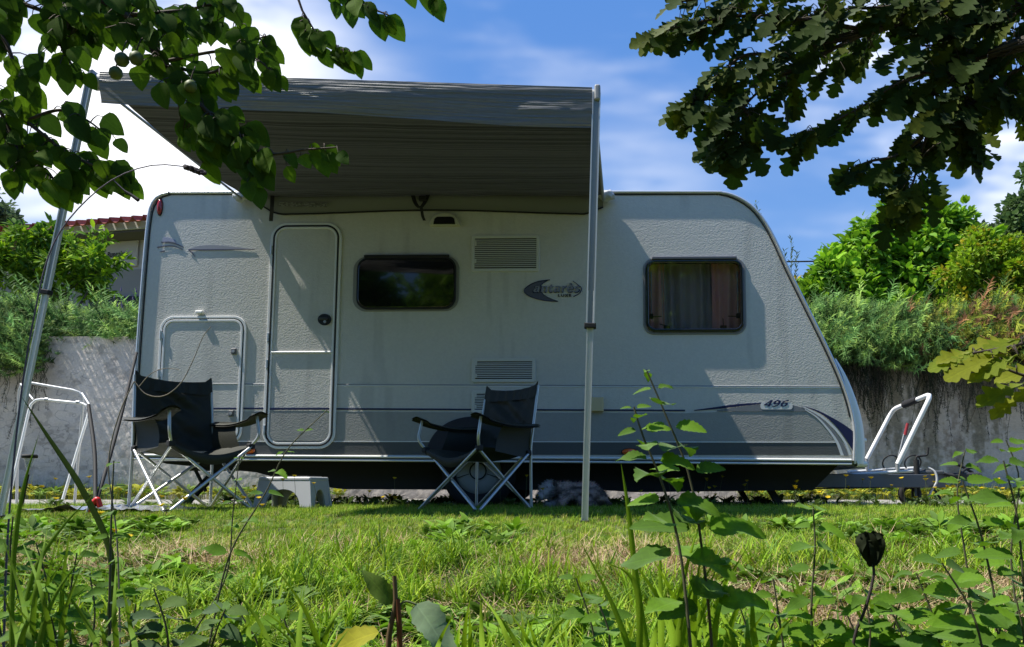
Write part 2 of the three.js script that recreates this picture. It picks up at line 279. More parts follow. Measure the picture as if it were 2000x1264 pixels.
{
  // painted bands; the swoosh by the front corner cuts them off
  const sweep = [[1575, 800], [1597, 816], [1617, 838], [1634, 862], [1645, 886]];
  part(caravan, 'side_band', flat(shapePx([[262, 803], [1340, 807], ...sweep.slice(0, 4), [1634, 863], [263, 861]]), 0.003), mBand, 'mid grey band along the lower side');
  part(caravan, 'side_band', flat(shapePx([[263, 862.5], [1634.5, 864.5], [1645, 889], [263, 888]]), 0.003), mDark, 'dark grey band above the sill');
  part(caravan, 'pinstripe', flat(shapePx([[263, 861], [1634, 863], [1634.5, 864.8], [263, 862.8]]), 0.0055), mWhite);
  part(caravan, 'pinstripe', flat(shapePx([[263, 795.5], [1338, 800.5], [1338, 803.3], [263, 799]]), 0.0055), mNavy);
  // crease rolled into the sheet
  const a = wall(270, 749.5), b = wall(1647, 755);
  part(caravan, 'sheet_joint', bar(V(a[0], a[1], 0.0), V(b[0], b[1], 0.0), 0.0045), mat(0.30, 0.31, 0.32, 0.5));
  part(caravan, 'sheet_joint', bar(V(a[0], a[1] - 0.010, -0.001), V(b[0], b[1] - 0.010, -0.001), 0.005), mPaint);
  // sill rail: two white beads and the groove between
  const c = wall(262, 889), d = wall(1662, 899);
  for (const [dy, r] of [[0.0, 0.010], [-0.030, 0.0085]]) part(caravan, 'sill_rail', bar(V(c[0], c[1] + dy, 0.012), V(d[0], d[1] + dy, 0.012), r), mWhite);
  part(caravan, 'sill_rail', bar(V(c[0], c[1] - 0.016, 0.004), V(d[0], d[1] - 0.016, 0.004), 0.010), mGalv);
  // swoosh and number by the front corner
  const light = mat(0.66, 0.68, 0.70, 0.4), grey = mat(0.19, 0.20, 0.22, 0.45);
  const sw = (outer, inn, m, z) => part(caravan, 'swoosh_decal', flat(shapeV([...curvePx(outer, 24), ...curvePx(inn, 24).reverse()]), z), m);
  sw([[1356, 801], [1400, 795], [1445, 789], [1487, 787]], [[1356, 802.5], [1400, 799], [1445, 794], [1487, 789.5]], mNavy, 0.0055);
  sw([[1400, 801.5], [1450, 794], [1500, 789.5], [1540, 790], [1578, 800]], [[1400, 803.6], [1450, 803.8], [1500, 804], [1540, 804], [1578, 804]], grey, 0.0052);
  sw([[1562, 792], [1592, 800], [1625, 816], [1652, 832], [1670, 846]], [[1572, 795], [1602, 808], [1630, 830], [1652, 858], [1665, 880]], mNavy, 0.0058);
  sw([[1568, 794], [1600, 809], [1630, 833], [1651, 861], [1663, 888]], [[1568, 795.5], [1598, 812], [1627, 837], [1648, 865], [1658, 890]], light, 0.0064);
  sw([[1566, 795], [1597, 812], [1626, 838], [1646, 866], [1657, 891]], [[1566, 797], [1590, 811], [1617, 836], [1637, 864], [1646, 890]], grey, 0.0060);
  sw([[1572, 799], [1597, 815], [1619, 838], [1637, 863], [1648, 890]], [[1572, 801], [1594, 816], [1615, 839], [1632, 864], [1642, 890]], light, 0.0066);
  const p = wall(1491.5, 794), q = wall(1541, 781);
  part(caravan, 'number_plaque', flat(rr(p[0] - 0.025, p[1] - 0.024, q[0] + 0.025, p[1] + 0.03, 0.02), 0.007), mat(0.70, 0.70, 0.69, 0.5));
  const num = part(caravan, 'number_lettering', lettering('496', 0.05, 0.0015, 0.35, 1.0), mNavy); num.geometry.computeBoundingBox();
  { const b2 = num.geometry.boundingBox, w = b2.max.x - b2.min.x; num.geometry.translate(-b2.min.x, 0, 0).scale((q[0] - p[0]) / w, 1, 1).translate(p[0], p[1] - 0.002, 0.0072); }
}
{
  // name badge: crescent, arcs and lettering
  const cres = part(caravan, 'badge_crescent', flat(shapeV([...curvePx([[1072, 547], [1050, 550], [1033, 558], [1023, 568], [1030, 577], [1052, 585], [1075, 588.5], [1088, 589.5]], 40), ...curvePx([[1088, 588], [1072, 582], [1060, 574], [1055, 565], [1058, 555], [1072, 547.5]], 30)]), 0.004), mat(0.10, 0.105, 0.155, 0.4));
  const edge = curvePx([[1074, 547], [1050, 550.5], [1033, 558], [1023.5, 568], [1031, 577], [1052, 585], [1075, 588.5], [1089, 589.5]], 40).map((p) => V(p.x, p.y, 0.005));
  part(caravan, 'badge_arc', taperTube(edge, 0.004, 0.003, 50, 6), mNavy);
  part(caravan, 'badge_arc', taperTube(curvePx([[1070, 548], [1058, 556], [1055, 565], [1062, 576], [1074, 583], [1090, 589]], 24).map((p) => V(p.x, p.y, 0.005)), 0.003, 0.0025, 30, 6), mNavy);
  part(caravan, 'badge_arc', taperTube(curvePx([[1119, 549], [1128, 556], [1136, 564], [1132, 573], [1120, 580]], 24).map((p) => V(p.x, p.y, 0.005)), 0.0025, 0.004, 30, 6), mNavy);
  const put = (text, px0, px1, py, size, m, slant, z) => { const g = lettering(text, size, 0.0018, slant); g.computeBoundingBox(); const b = g.boundingBox, [x0, y0] = wall(px0, py), [x1] = wall(px1, py); g.translate(-b.min.x, 0, 0).scale((x1 - x0) / (b.max.x - b.min.x), 1, 1).translate(x0, y0, z); part(caravan, 'badge_lettering', g, m); };
  put('antarès', 1040, 1134, 572.5, 0.072, mNavy, 0.18, 0.006);
  put('antarès', 1042, 1132, 571, 0.062, mat(0.24, 0.25, 0.31, 0.4), 0.18, 0.0085);
  put('LUXE', 1090, 1116, 580, 0.022, mat(0.03, 0.03, 0.035, 0.4), 0, 0.005);
  // worn decal by the rear corner
  const old = mat(0.075, 0.08, 0.13, 0.5), pale = mat(0.34, 0.355, 0.47, 0.5), greyD = mat(0.30, 0.31, 0.35, 0.5);
  const sh = (a, b, m, z = 0.004) => part(caravan, 'worn_decal', flat(shapeV([...curvePx(a, 20), ...curvePx(b, 20).reverse()]), z), m);
  sh([[319, 464], [330, 464.5], [341, 468]], [[317, 473], [330, 472], [345, 474.5]], pale);
  sh([[315, 472.5], [330, 473], [345, 476], [360, 483]], [[315, 474.5], [330, 475], [345, 478.5], [359, 484]], old, 0.0055);
  sh([[307, 482.5], [322, 480], [340, 480], [357, 487]], [[307, 484.5], [322, 482], [340, 482], [357, 488.5]], old, 0.0055);
  sh([[312, 491.6], [318, 490], [322, 489.5]], [[312, 492.4], [318, 492.2], [322, 491.5]], old);
  sh([[370, 487], [385, 481.5], [410, 479], [440, 480.5], [470, 484], [497, 487]], [[370, 488], [385, 488], [410, 488], [440, 488], [470, 488], [497, 488]], greyD);
  sh([[368, 487.2], [420, 486.8], [460, 486.6], [498, 487]], [[368, 489.5], [420, 489.2], [460, 488.4], [498, 488]], old, 0.0055);
  sh([[368, 488], [376, 493], [381.5, 502]], [[369, 490.5], [375, 495], [381, 502.5]], old, 0.0057);
}
function hinge(parent, x, y, z) { part(parent, 'hinge', merge([bar(V(x, y - 0.035, z), V(x, y + 0.035, z), 0.008), bx(0.022, 0.05, 0.006, x + 0.008, y, z - 0.004)]), mAlu); }
{
  // entrance door
  const box = rrBox(522, 436, 662, 877), d = part(caravan, 'door', slab(rr(box[0] + 0.045, box[1] + 0.045, box[2] - 0.045, box[3] - 0.045, 0.075), 0.0, 0.010, 0.003), mSkin);
  part(d, 'frame', ring(box, 0.13, 0.022, 0.0, 0.014), mPaint);
  part(d, 'seal', ring([box[0] + 0.020, box[1] + 0.020, box[2] - 0.020, box[3] - 0.020], 0.11, 0.014, 0.0, 0.0175), mRubber);
  part(d, 'leaf_edge', ring([box[0] + 0.034, box[1] + 0.034, box[2] - 0.034, box[3] - 0.034], 0.096, 0.016, 0.0, 0.0155), mPaint);
  const m = wall(522, 689), w = wall(655, 690);
  part(d, 'cross_rail', bar(V(box[0] + 0.046, m[1], 0.012), V(box[2] - 0.046, m[1], 0.012), 0.0095), mPaint);
  for (const [a, b, c] of [[803, 861, mBand], [862.5, 877, mDark]]) { const y1 = wall(590, a)[1], y0 = Math.max(wall(590, b)[1], box[1] + 0.05); if (y1 > y0) part(d, 'leaf_band', flat(rr(box[0] + 0.052, y0, box[2] - 0.052, y1, 0.004), 0.0135), c); }
  const st = wall(590, 797), st2 = wall(590, 801); part(d, 'leaf_pinstripe', flat(rr(box[0] + 0.052, st2[1], box[2] - 0.052, st[1], 0.001), 0.0155), mNavy);
  const h = wall(635, 625);
  const hd = part(d, 'handle', new THREE.CylinderGeometry(0.052, 0.054, 0.014, 28).rotateX(Math.PI / 2).scale(1, 0.86, 1).translate(h[0], h[1], 0.018), mRubber);
  part(hd, 'lever', rb(0.07, 0.020, 0.018, 0.006, h[0] - 0.004, h[1] + 0.004, 0.032), mat(0.05, 0.05, 0.052, 0.3));
  part(hd, 'lock', new THREE.CylinderGeometry(0.011, 0.011, 0.01, 14).rotateX(Math.PI / 2).translate(h[0] + 0.008, h[1] - 0.020, 0.03), mSteel);
  for (const py of [490, 660, 712, 840]) hinge(d, box[0] + 0.012, wall(522, py)[1], 0.018);
}
{
  // locker hatch at the rear
  const box = rrBox(308, 618, 478, 868), d = part(caravan, 'storage_hatch', slab(rr(box[0] + 0.04, box[1] + 0.04, box[2] - 0.04, box[3] - 0.04, 0.06), 0.0, 0.009, 0.003), mSkin);
  part(d, 'frame', ring(box, 0.11, 0.02, 0.0, 0.013), mPaint);
  part(d, 'seal', ring([box[0] + 0.02, box[1] + 0.02, box[2] - 0.02, box[3] - 0.02], 0.09, 0.007, 0.0, 0.0115), mRubber);
  part(d, 'leaf_edge', ring([box[0] + 0.028, box[1] + 0.028, box[2] - 0.028, box[3] - 0.028], 0.082, 0.018, 0.0, 0.0155), mPaint);
  { const y1 = wall(400, 803)[1], y0 = wall(400, 855)[1]; part(d, 'leaf_band', flat(rr(box[0] + 0.05, y0, box[2] - 0.05, y1, 0.004), 0.0125), mBand); const s = wall(400, 797)[1]; part(d, 'leaf_pinstripe', flat(rr(box[0] + 0.05, s - 0.014, box[2] - 0.05, s, 0.001), 0.0145), mNavy); const q = wall(400, 750)[1]; part(d, 'leaf_joint', bar(V(box[0] + 0.05, q, 0.010), V(box[2] - 0.05, q, 0.010), 0.0035), mat(0.30, 0.31, 0.32, 0.5)); }
  for (const [px, py] of [[458, 687], [453, 808]]) { const p = wall(px, py), l = part(d, 'latch', rb(0.042, 0.048, 0.016, 0.006, p[0], p[1], 0.015), mat(0.10, 0.10, 0.105, 0.5)); part(l, 'lock', new THREE.CylinderGeometry(0.012, 0.012, 0.008, 14).rotateX(Math.PI / 2).translate(p[0], p[1], 0.025), mSteel); }
  const c = wall(391, 611); part(d, 'hold_back_catch', rb(0.062, 0.026, 0.03, 0.008, c[0], c[1], 0.016), mat(0.78, 0.78, 0.76, 0.45));
  hinge(d, box[0] + 0.01, wall(310, 655)[1], 0.016); hinge(d, box[0] + 0.01, wall(310, 730)[1], 0.016);
}
const mPane = phys(0.78, 0.75, 0.74, 0.03, { transmission: 1, thickness: 0, ior: 1.49 }), mPaneBlack = phys(0.006, 0.006, 0.007, 0.05, { clearcoat: 0.3 });
{
  // left window: blacked out behind smoked acrylic
  const box = rrBox(698, 504, 891, 605), w = part(caravan, 'window', slab(rr(box[0] + 0.012, box[1] + 0.012, box[2] - 0.012, box[3] - 0.012, 0.085), 0.004, 0.032, 0.007), mPaneBlack, 'blacked-out window beside the door');
  part(w, 'window_frame', ring([box[0] - 0.034, box[1] - 0.014, box[2] + 0.024, box[3] + 0.012], 0.11, 0.034, 0.0, 0.008), mat(0.26, 0.26, 0.25, 0.5));
  part(w, 'pane_edge', ring(box, 0.09, 0.016, 0.004, 0.026), mRubber);
  part(w, 'top_rail', rb(box[2] - box[0] - 0.11, 0.022, 0.026, 0.006, (box[0] + box[2]) / 2, box[3] + 0.008, 0.022), mRubber);
}
{
  // right window: smoked pane, stays, catches and curtains inside the van
  const b = winB, w = part(caravan, 'window', slab(rr(b[0] + 0.010, b[1] + 0.010, b[2] - 0.010, b[3] - 0.010, 0.07), 0.016, 0.020, 0.0), mPane, 'smoked window with curtains near the front');
  part(w, 'window_frame', ring([b[0] - 0.02, b[1] - 0.02, b[2] + 0.02, b[3] + 0.02], 0.09, 0.02, 0.0, 0.007), mat(0.22, 0.22, 0.225, 0.5));
  part(w, 'pane_edge', ring(b, 0.08, 0.026, -0.01, 0.026, 0.008), phys(0.008, 0.008, 0.009, 0.18, { clearcoat: 0.5 }));
  part(w, 'top_rail', rb(b[2] - b[0] - 0.10, 0.024, 0.028, 0.006, (b[0] + b[2]) / 2, b[3] + 0.016, 0.016), mat(0.10, 0.105, 0.125, 0.4));
  for (const s of [0, 1]) { const x = s ? b[2] - 0.045 : b[0] + 0.045; part(w, 'stay', bar(V(x, b[1] + 0.14, -0.005), V(x, b[3] - 0.09, -0.005), 0.006), mSteel); part(w, 'stay_knob', merge([rb(0.03, 0.04, 0.025, 0.006, x, b[1] + 0.13, 0.0), bar(V(x, b[1] + 0.125, 0.0), V(x + (s ? -0.08 : 0.08), b[1] + 0.128, 0.0), 0.004)]), mBlack); }
  for (const [f, ang] of [[0.215, 2.85], [0.79, 1.6]]) { const x = lerp(b[0], b[2], f); part(w, 'catch', merge([rb(0.05, 0.026, 0.03, 0.006, x, b[1] + 0.04, 0.0), bar(V(x, b[1] + 0.05, 0.0), V(x + 0.06 * Math.cos(ang), b[1] + 0.05 + 0.06 * Math.sin(ang), 0.0), 0.004)]), mBlack); }
  const fold = (x0, x1, z, amp, waves, ph) => grid(Math.round(waves * 14), 12, (u, v) => V(lerp(x0, x1, u) + 0.006 * Math.sin(v * 3 + u * 9), lerp(b[1] - 0.06, b[3] + 0.03, v), z + amp * Math.sin(u * waves * 2 * Math.PI + ph) * (0.75 + 0.25 * Math.sin(v * 2 + u * 5)) + amp * 0.4 * Math.sin(u * waves * 3.3 + 1)));
  const X = (f) => lerp(b[0], b[2], f), pink = mat(0.78, 0.46, 0.41, 0.9), net = phys(0.62, 0.63, 0.63, 0.9, { transmission: 0.3, thickness: 0 });
  part(w, 'curtain', fold(X(-0.03), X(0.20), -0.065, 0.014, 3, 0.5), pink, 'dusky pink curtain'); part(w, 'curtain', fold(X(0.68), X(1.05), -0.065, 0.014, 4, 2), pink, 'dusky pink curtain');
  part(w, 'curtain', fold(X(0.16), X(0.72), -0.10, 0.022, 5.5, 1), net, 'pale grey net curtain');
  part(w, 'blind_cassette', rb(b[2] - b[0], 0.06, 0.06, 0.01, (b[0] + b[2]) / 2, b[3] + 0.02, -0.09), mPlastic);
}
function vent(px0, py0, px1, py1, n, label) {
  const b = rrBox(px0, py0, px1, py1), v = part(caravan, 'vent', ring(b, 0.022, 0.026, 0.0, 0.013), mPlastic, label);
  part(v, 'backing', bx(b[2] - b[0] - 0.04, b[3] - b[1] - 0.04, 0.003, (b[0] + b[2]) / 2, (b[1] + b[3]) / 2, 0.002), mBlack);
  const y0 = b[1] + 0.032, y1 = b[3] - 0.032, g = new THREE.BoxGeometry(b[2] - b[0] - 0.05, (y1 - y0) / n * 0.52, 0.004).rotateX(-0.45);
  for (let i = 0; i < n; i++) { const s = part(v, 'slat', g, mPlastic); s.position.set((b[0] + b[2]) / 2, lerp(y0, y1, (i + 0.5) / n), 0.009); }
  for (const f of [0.06, 0.94]) part(v, 'clip', rb(0.014, 0.035, 0.006, 0.002, b[0] + 0.034, lerp(b[1], b[3], f < 0.5 ? 0.28 : 0.78), 0.012), mPlastic);
}
vent(921, 460, 1054, 531, 15, 'tall refrigerator vent grille'); vent(922, 700, 1046, 747, 9, 'middle vent grille'); vent(921, 763, 1046, 807, 9, 'lowest vent grille, half hidden by a chair');
{
  // awning lamp: half-round cream hood over a dark lens
  const a = wall(841, 443), b = wall(899, 443), t = wall(870, 418), r = (b[0] - a[0]) / 2, h = t[1] - a[1], cx = (a[0] + b[0]) / 2;
  const s = new THREE.Shape(); s.absellipse(cx, a[1], r, h, 0, Math.PI, false); const hole = new THREE.Path(); const w = 0.088, q = 0.066; hole.moveTo(cx - w, a[1] + 0.004); hole.lineTo(cx - w * 0.9, a[1] + q * 0.75); hole.quadraticCurveTo(cx - w * 0.75, a[1] + q, cx - w * 0.5, a[1] + q); hole.lineTo(cx + w * 0.5, a[1] + q); hole.quadraticCurveTo(cx + w * 0.75, a[1] + q, cx + w * 0.9, a[1] + q * 0.75); hole.lineTo(cx + w, a[1] + 0.004);
  const l = part(caravan, 'awning_lamp', slab(s, 0, 0.05, 0.012, 24), mat(0.56, 0.54, 0.44, 0.5)); const ls = new THREE.Shape(hole.getPoints(8)); part(l, 'lens', slab(ls, 0.045, 0.056, 0.003, 8), phys(0.012, 0.012, 0.014, 0.15));
  for (const [px, py, m, rx, ry, n, lab] of [[1230, 883, mOrange, 0.062, 0.026, 'marker_lamp', 'orange side marker lamp'], [487, 880, mOrange, 0.05, 0.026, 'marker_lamp', 'orange side marker lamp'], [313, 405, mRed, 0.022, 0.066, 'marker_lamp', 'red upright marker lamp at the rear top corner']]) { const p = wall(px, py), k = part(caravan, n, new THREE.SphereGeometry(1, 20, 12).scale(rx, ry, 0.026).translate(p[0], p[1], 0.006), m, lab); part(k, 'lamp_base', new THREE.CylinderGeometry(1, 1, 0.008, 24).rotateX(Math.PI / 2).scale(rx * 1.1, ry * 1.12, 1).translate(p[0], p[1], 0.006), mBlack); }
  const c = rrBox(1154, 776, 1179, 805), sb = part(caravan, 'socket_box', rb(c[2] - c[0], c[3] - c[1], 0.035, 0.008, (c[0] + c[2]) / 2, (c[1] + c[3]) / 2, 0.0175), mat(0.58, 0.47, 0.27, 0.5), 'yellowed socket box'); part(sb, 'lid', rb(c[2] - c[0] - 0.012, c[3] - c[1] - 0.014, 0.008, 0.003, (c[0] + c[2]) / 2, (c[1] + c[3]) / 2 - 0.002, 0.037), mat(0.62, 0.51, 0.30, 0.5));
}
{
  // moulded front apron, bulging in plan
  const e = curvePx([[1632, 700], [1645, 728], [1656, 762], [1665, 800], [1670, 838], [1671, 875], [1670, 906]], 30);
  const bulge = (t) => lerp(0.05, 0.19, Math.sin(Math.min(1, t * 1.15) * Math.PI / 2));
  part(caravan, 'front_apron', grid(32, 30, (u, v) => { const p = e[Math.round(v * 30)], s = Math.sin((0.5 - 0.5 * Math.cos(u * Math.PI)) * Math.PI); return V(p.x - 0.004 + bulge(v) * Math.pow(Math.max(0, s), 0.28), p.y, lerp(-0.012, -WIDTH + 0.012, 0.5 - 0.5 * Math.cos(u * Math.PI))); }), mat(0.78, 0.79, 0.78, 0.4));
  const lip = (py, r, k) => { const p = wall(1671, py), pts = []; for (let i = 0; i <= 20; i++) { const u = i / 20; pts.push(V(p[0] + k * Math.pow(Math.max(0, Math.sin(u * Math.PI)), 0.28), p[1], lerp(-0.02, -WIDTH + 0.02, u))); } return tube(pts, r, 50, 8); };
  part(caravan, 'apron_lip', lip(906, 0.026, 0.18), mat(0.70, 0.71, 0.62, 0.45)); part(caravan, 'apron_lip', lip(858, 0.016, 0.182), mat(0.76, 0.77, 0.74, 0.45));
}
{
  // underside: chassis, axle, wheels, wheel arch, corner steadies
  const a = wall(275, 900), b = wall(1640, 904), yb = a[1] - 0.03;
  const under = new THREE.Shape(); const u0 = (px, py) => wall(px, py); [[278, 899], [1655, 903], [1600, 958], [1240, 962], [1180, 958], [655, 956], [560, 944], [480, 922], [300, 905]].forEach(([x, y], i) => { const p = u0(x, y); i ? under.lineTo(p[0], p[1]) : under.moveTo(p[0], p[1]); });
  part(caravan, 'chassis', new THREE.ExtrudeGeometry(under, { depth: WIDTH - 0.35, bevelEnabled: false }).translate(0, 0, -WIDTH + 0.15), mBlack);
  const wx = wall(930, 900)[0], R = 0.30, cy = R - 0.02;
  for (const [z, s] of [[-0.16, 1], [-WIDTH + 0.16, -1]]) {
    const t = part(caravan, 'wheel', new THREE.TorusGeometry(R - 0.062, 0.062, 14, 40).scale(1, 1, 1.35), mat(0.014, 0.014, 0.015, 0.9)); t.position.set(wx, cy, z);
    const prof = [[0.0, 0.075], [0.05, 0.075], [0.065, 0.06], [0.10, 0.062], [0.15, 0.055], [0.185, 0.035], [0.205, 0.01], [0.205, -0.04], [0.0, -0.04]].map(([r, h]) => new THREE.Vector2(r, h));
    const h = part(t, 'hub_cap', new THREE.LatheGeometry(prof, 40).rotateX(Math.PI / 2).scale(1, 1, s), mat(0.30, 0.31, 0.30, 0.5));
    part(h, 'hub_ring', new THREE.TorusGeometry(0.064, 0.005, 8, 30).translate(0, 0, s * 0.066), mBlack);
    for (let k = 0; k < 5; k++) part(h, 'hub_groove', bx(0.006, 0.10, 0.006, 0, 0.125, 0).rotateZ(k * Math.PI * 0.4 + Math.PI).translate(0, 0, s * 0.060), mBlack);
  }
  part(caravan, 'axle', bar(V(wx, cy, -0.2), V(wx, cy, -WIDTH + 0.2), 0.04), mBlack);
  const arch = new THREE.Shape(), ay = wall(930, 888)[1]; arch.moveTo(wx - 0.40, ay); arch.quadraticCurveTo(wx - 0.34, ay + 0.295, wx, ay + 0.30); arch.quadraticCurveTo(wx + 0.34, ay + 0.295, wx + 0.40, ay); arch.lineTo(wx - 0.40, ay);
  part(caravan, 'wheel_arch', slab(arch, 0.0, 0.022, 0.006, 20), mat(0.013, 0.014, 0.026, 0.55));
  for (const [px, z, d] of [[392, -0.3, 1], [1500, -0.3, 1], [392, -WIDTH + 0.3, 1], [1500, -WIDTH + 0.3, 1]]) {
    const p = wall(px, 920), s = part(caravan, 'corner_steady', merge([bx(0.05, 0.40, 0.06, 0, -0.19, 0).rotateZ(px < 900 ? -0.75 : 0.55).translate(p[0] - (px < 900 ? 0.02 : 0.02), p[1], z)]), mBlack); part(s, 'steady_foot', rb(0.12, 0.014, 0.10, 0.005, p[0] - (px < 900 ? 0.30 : -0.22), 0.012, z), mBlack);
  }
  part(caravan, 'step_bracket', merge([bar(V(wall(340, 920)[0], 0.30, -0.25), V(wall(440, 920)[0], 0.30, -0.25), 0.016), bar(V(wall(350, 920)[0], 0.30, -0.25), V(wall(372, 960)[0], 0.12, -0.25), 0.014)]), mBlack);
}
const HZ = -WIDTH / 2;                                             // the drawbar lies on the caravan's middle line
{
  const beamY = at(1720, 940, HZ).y, x0 = at(1560, 940, -0.4).x, xe = at(1838, 940, HZ).x;
  for (const z0 of [-0.35, -WIDTH + 0.35]) { const d = V(xe - x0, 0, HZ + (z0 > HZ ? 0.06 : -0.06) - z0), L = d.length(); const g = new RoundedBoxGeometry(L, 0.115, 0.06, 2, 0.008).rotateY(-Math.atan2(d.z, d.x)).translate((x0 + xe) / 2, beamY, (z0 + HZ + (z0 > HZ ? 0.06 : -0.06)) / 2); part(caravan, 'drawbar_beam', g, mGalv); }
  const lp = at(1700, 942, -0.78); part(caravan, 'type_plate', rb(0.16, 0.06, 0.004, 0.001, 0, 0, 0).rotateY(0.42).translate(lp.x - 0.06, lp.y, lp.z + 0.053), mat(0.38, 0.37, 0.31, 0.5));
  part(caravan, 'drawbar_cover', rb(xe - x0 - 0.9, 0.035, 0.34, 0.012, (x0 + xe) / 2 + 0.42, beamY + 0.075, HZ), mGalv);
  part(caravan, 'overrun_tube', bar(V(xe - 0.15, beamY + 0.04, HZ), V(at(1845, 925, HZ).x + 0.18, beamY + 0.04, HZ), 0.034, 0.034, 16), mBlack);
  const cp = V(at(1905, 925, HZ).x, beamY + 0.045, HZ);
  const cpl = part(caravan, 'coupling', merge([rb(0.20, 0.065, 0.075, 0.02, cp.x - 0.06, cp.y, cp.z), new THREE.SphereGeometry(0.045, 16, 12).translate(cp.x + 0.02, cp.y - 0.01, cp.z)]), mat(0.03, 0.03, 0.032, 0.6));
  part(cpl, 'coupling_handle', bentTube([V(cp.x - 0.02, cp.y + 0.03, cp.z), V(cp.x - 0.12, cp.y + 0.09, cp.z), V(cp.x - 0.2, cp.y + 0.12, cp.z)], 0.013, 0.04), mBlack);
  // handbrake
  const hb = at(1752, 905, HZ), ht = at(1766, 848, HZ), hg = at(1773, 827, HZ), lever = part(caravan, 'handbrake', merge([bar(hb, ht, 0.008), bar(hb.clone().add(V(0.022, 0, 0)), ht.clone().add(V(0.018, 0, 0)), 0.008)]), mSteel); part(lever, 'grip', bar(ht.clone().add(V(0.008, -0.01, 0)), hg, 0.016, 0.014), mat(0.26, 0.025, 0.03, 0.4));
  // jockey wheel
  const jt = at(1790, 905, HZ + 0.16), jx = jt.x;
  const j = part(caravan, 'jockey_wheel', bar(V(jx, 0.12, HZ + 0.16), V(jx, jt.y + 0.03, HZ + 0.16), 0.026, 0.026, 14), mBlack);
  part(j, 'winding_crank', bentTube([V(jx, jt.y + 0.02, HZ + 0.16), V(jx, jt.y + 0.06, HZ + 0.16), V(jx + 0.10, jt.y + 0.07, HZ + 0.16), V(jx + 0.11, jt.y + 0.14, HZ + 0.16)], 0.010, 0.02), mBlack);
  part(j, 'jockey_tyre', new THREE.TorusGeometry(0.075, 0.03, 10, 24).translate(jx - 0.07, 0.09, HZ + 0.16), mat(0.016, 0.016, 0.017, 0.9));
  part(j, 'jockey_fork', merge([bx(0.02, 0.12, 0.006, jx - 0.03, 0.12, HZ + 0.20).rotateZ(0), bx(0.02, 0.12, 0.006, jx - 0.03, 0.12, HZ + 0.12)]), mGalv);
  part(caravan, 'steel_strut', merge([bar(V(xe - 0.12, beamY - 0.03, HZ + 0.08), V(xe - 0.04, beamY - 0.16, HZ + 0.08), 0.010), bar(V(xe - 0.30, beamY - 0.05, HZ + 0.1), V(xe - 1.5, beamY - 0.07, -0.5), 0.006)]), mBlack);
  part(caravan, 'breakaway_cable', taperTube([at(1812, 913, HZ + 0.15), at(1826, 922, HZ + 0.17), at(1830, 940, HZ + 0.18), at(1820, 958, HZ + 0.17), at(1814, 972, HZ + 0.16), at(1818, 985, HZ + 0.15)], 0.011, 0.009, 30, 8), mat(0.45, 0.46, 0.46, 0.6));
  part(caravan, 'tow_lead', taperTube([at(1640, 928, -0.7), at(1700, 924, -0.9), at(1770, 918, HZ), at(1830, 922, HZ + 0.1), at(1865, 930, HZ + 0.1), at(1890, 915, HZ), at(1910, 912, HZ)], 0.012, 0.012, 40, 8), mBlack);
}
// ================================================================ bicycle carrier clamped on the drawbar
{
  const zn = HZ + 0.42, zf = HZ - 0.42, a = at(1693, 897, zf), b = at(1744, 800, zf), c = at(1820, 769, zn), d = at(1753, 907, zn), o = thing('bicycle_carrier', 'white tube bicycle carrier with black foam grip on the drawbar', 'bike carrier', [d.x, 0, HZ]);
  const l = (p) => p.clone().sub(o.position), g = at(1768, 787, 0.5 * (zn + zf) - 0.12), g2 = at(1795, 777, HZ + 0.12);
  const tb = part(o, 'hoop', bentTube([a, b, c, d].map(l), 0.021, 0.09, 12), mat(0.78, 0.78, 0.76, 0.35));
  const m1 = b.clone().lerp(c, 0.32), m2 = b.clone().lerp(c, 0.66); part(o, 'foam_grip', bar(l(m1), l(m2), 0.033, 0.032, 14), mat(0.012, 0.012, 0.013, 0.95));
  for (const [px, z] of [[1740, HZ + 0.1], [1783, HZ + 0.05]]) { const p = l(at(px, 906, z)); const k = part(o, 'wheel_clamp', new THREE.TorusGeometry(0.072, 0.007, 8, 26).rotateX(0.4).translate(p.x, p.y + 0.008, p.z), mBlack); part(k, 'clamp_base', rb(0.13, 0.03, 0.08, 0.006, p.x, p.y - 0.055, p.z), mSteel); }
  const r1 = l(at(1650, 928, zn)), r2 = l(at(1782, 920, zn)); part(o, 'wheel_rail', bar(r1, r2, 0.014), mat(0.66, 0.66, 0.65, 0.4)); part(o, 'wheel_rail', bar(l(at(1655, 922, zf)), l(at(1790, 914, zf)), 0.014), mat(0.66, 0.66, 0.65, 0.4));
  part(o, 'foot_plate', merge([bar(l(d), l(d).add(V(0, -0.06, 0)), 0.018), bar(l(a), V(l(a).x, l(d).y - 0.06, l(a).z), 0.018)]), mSteel);
}

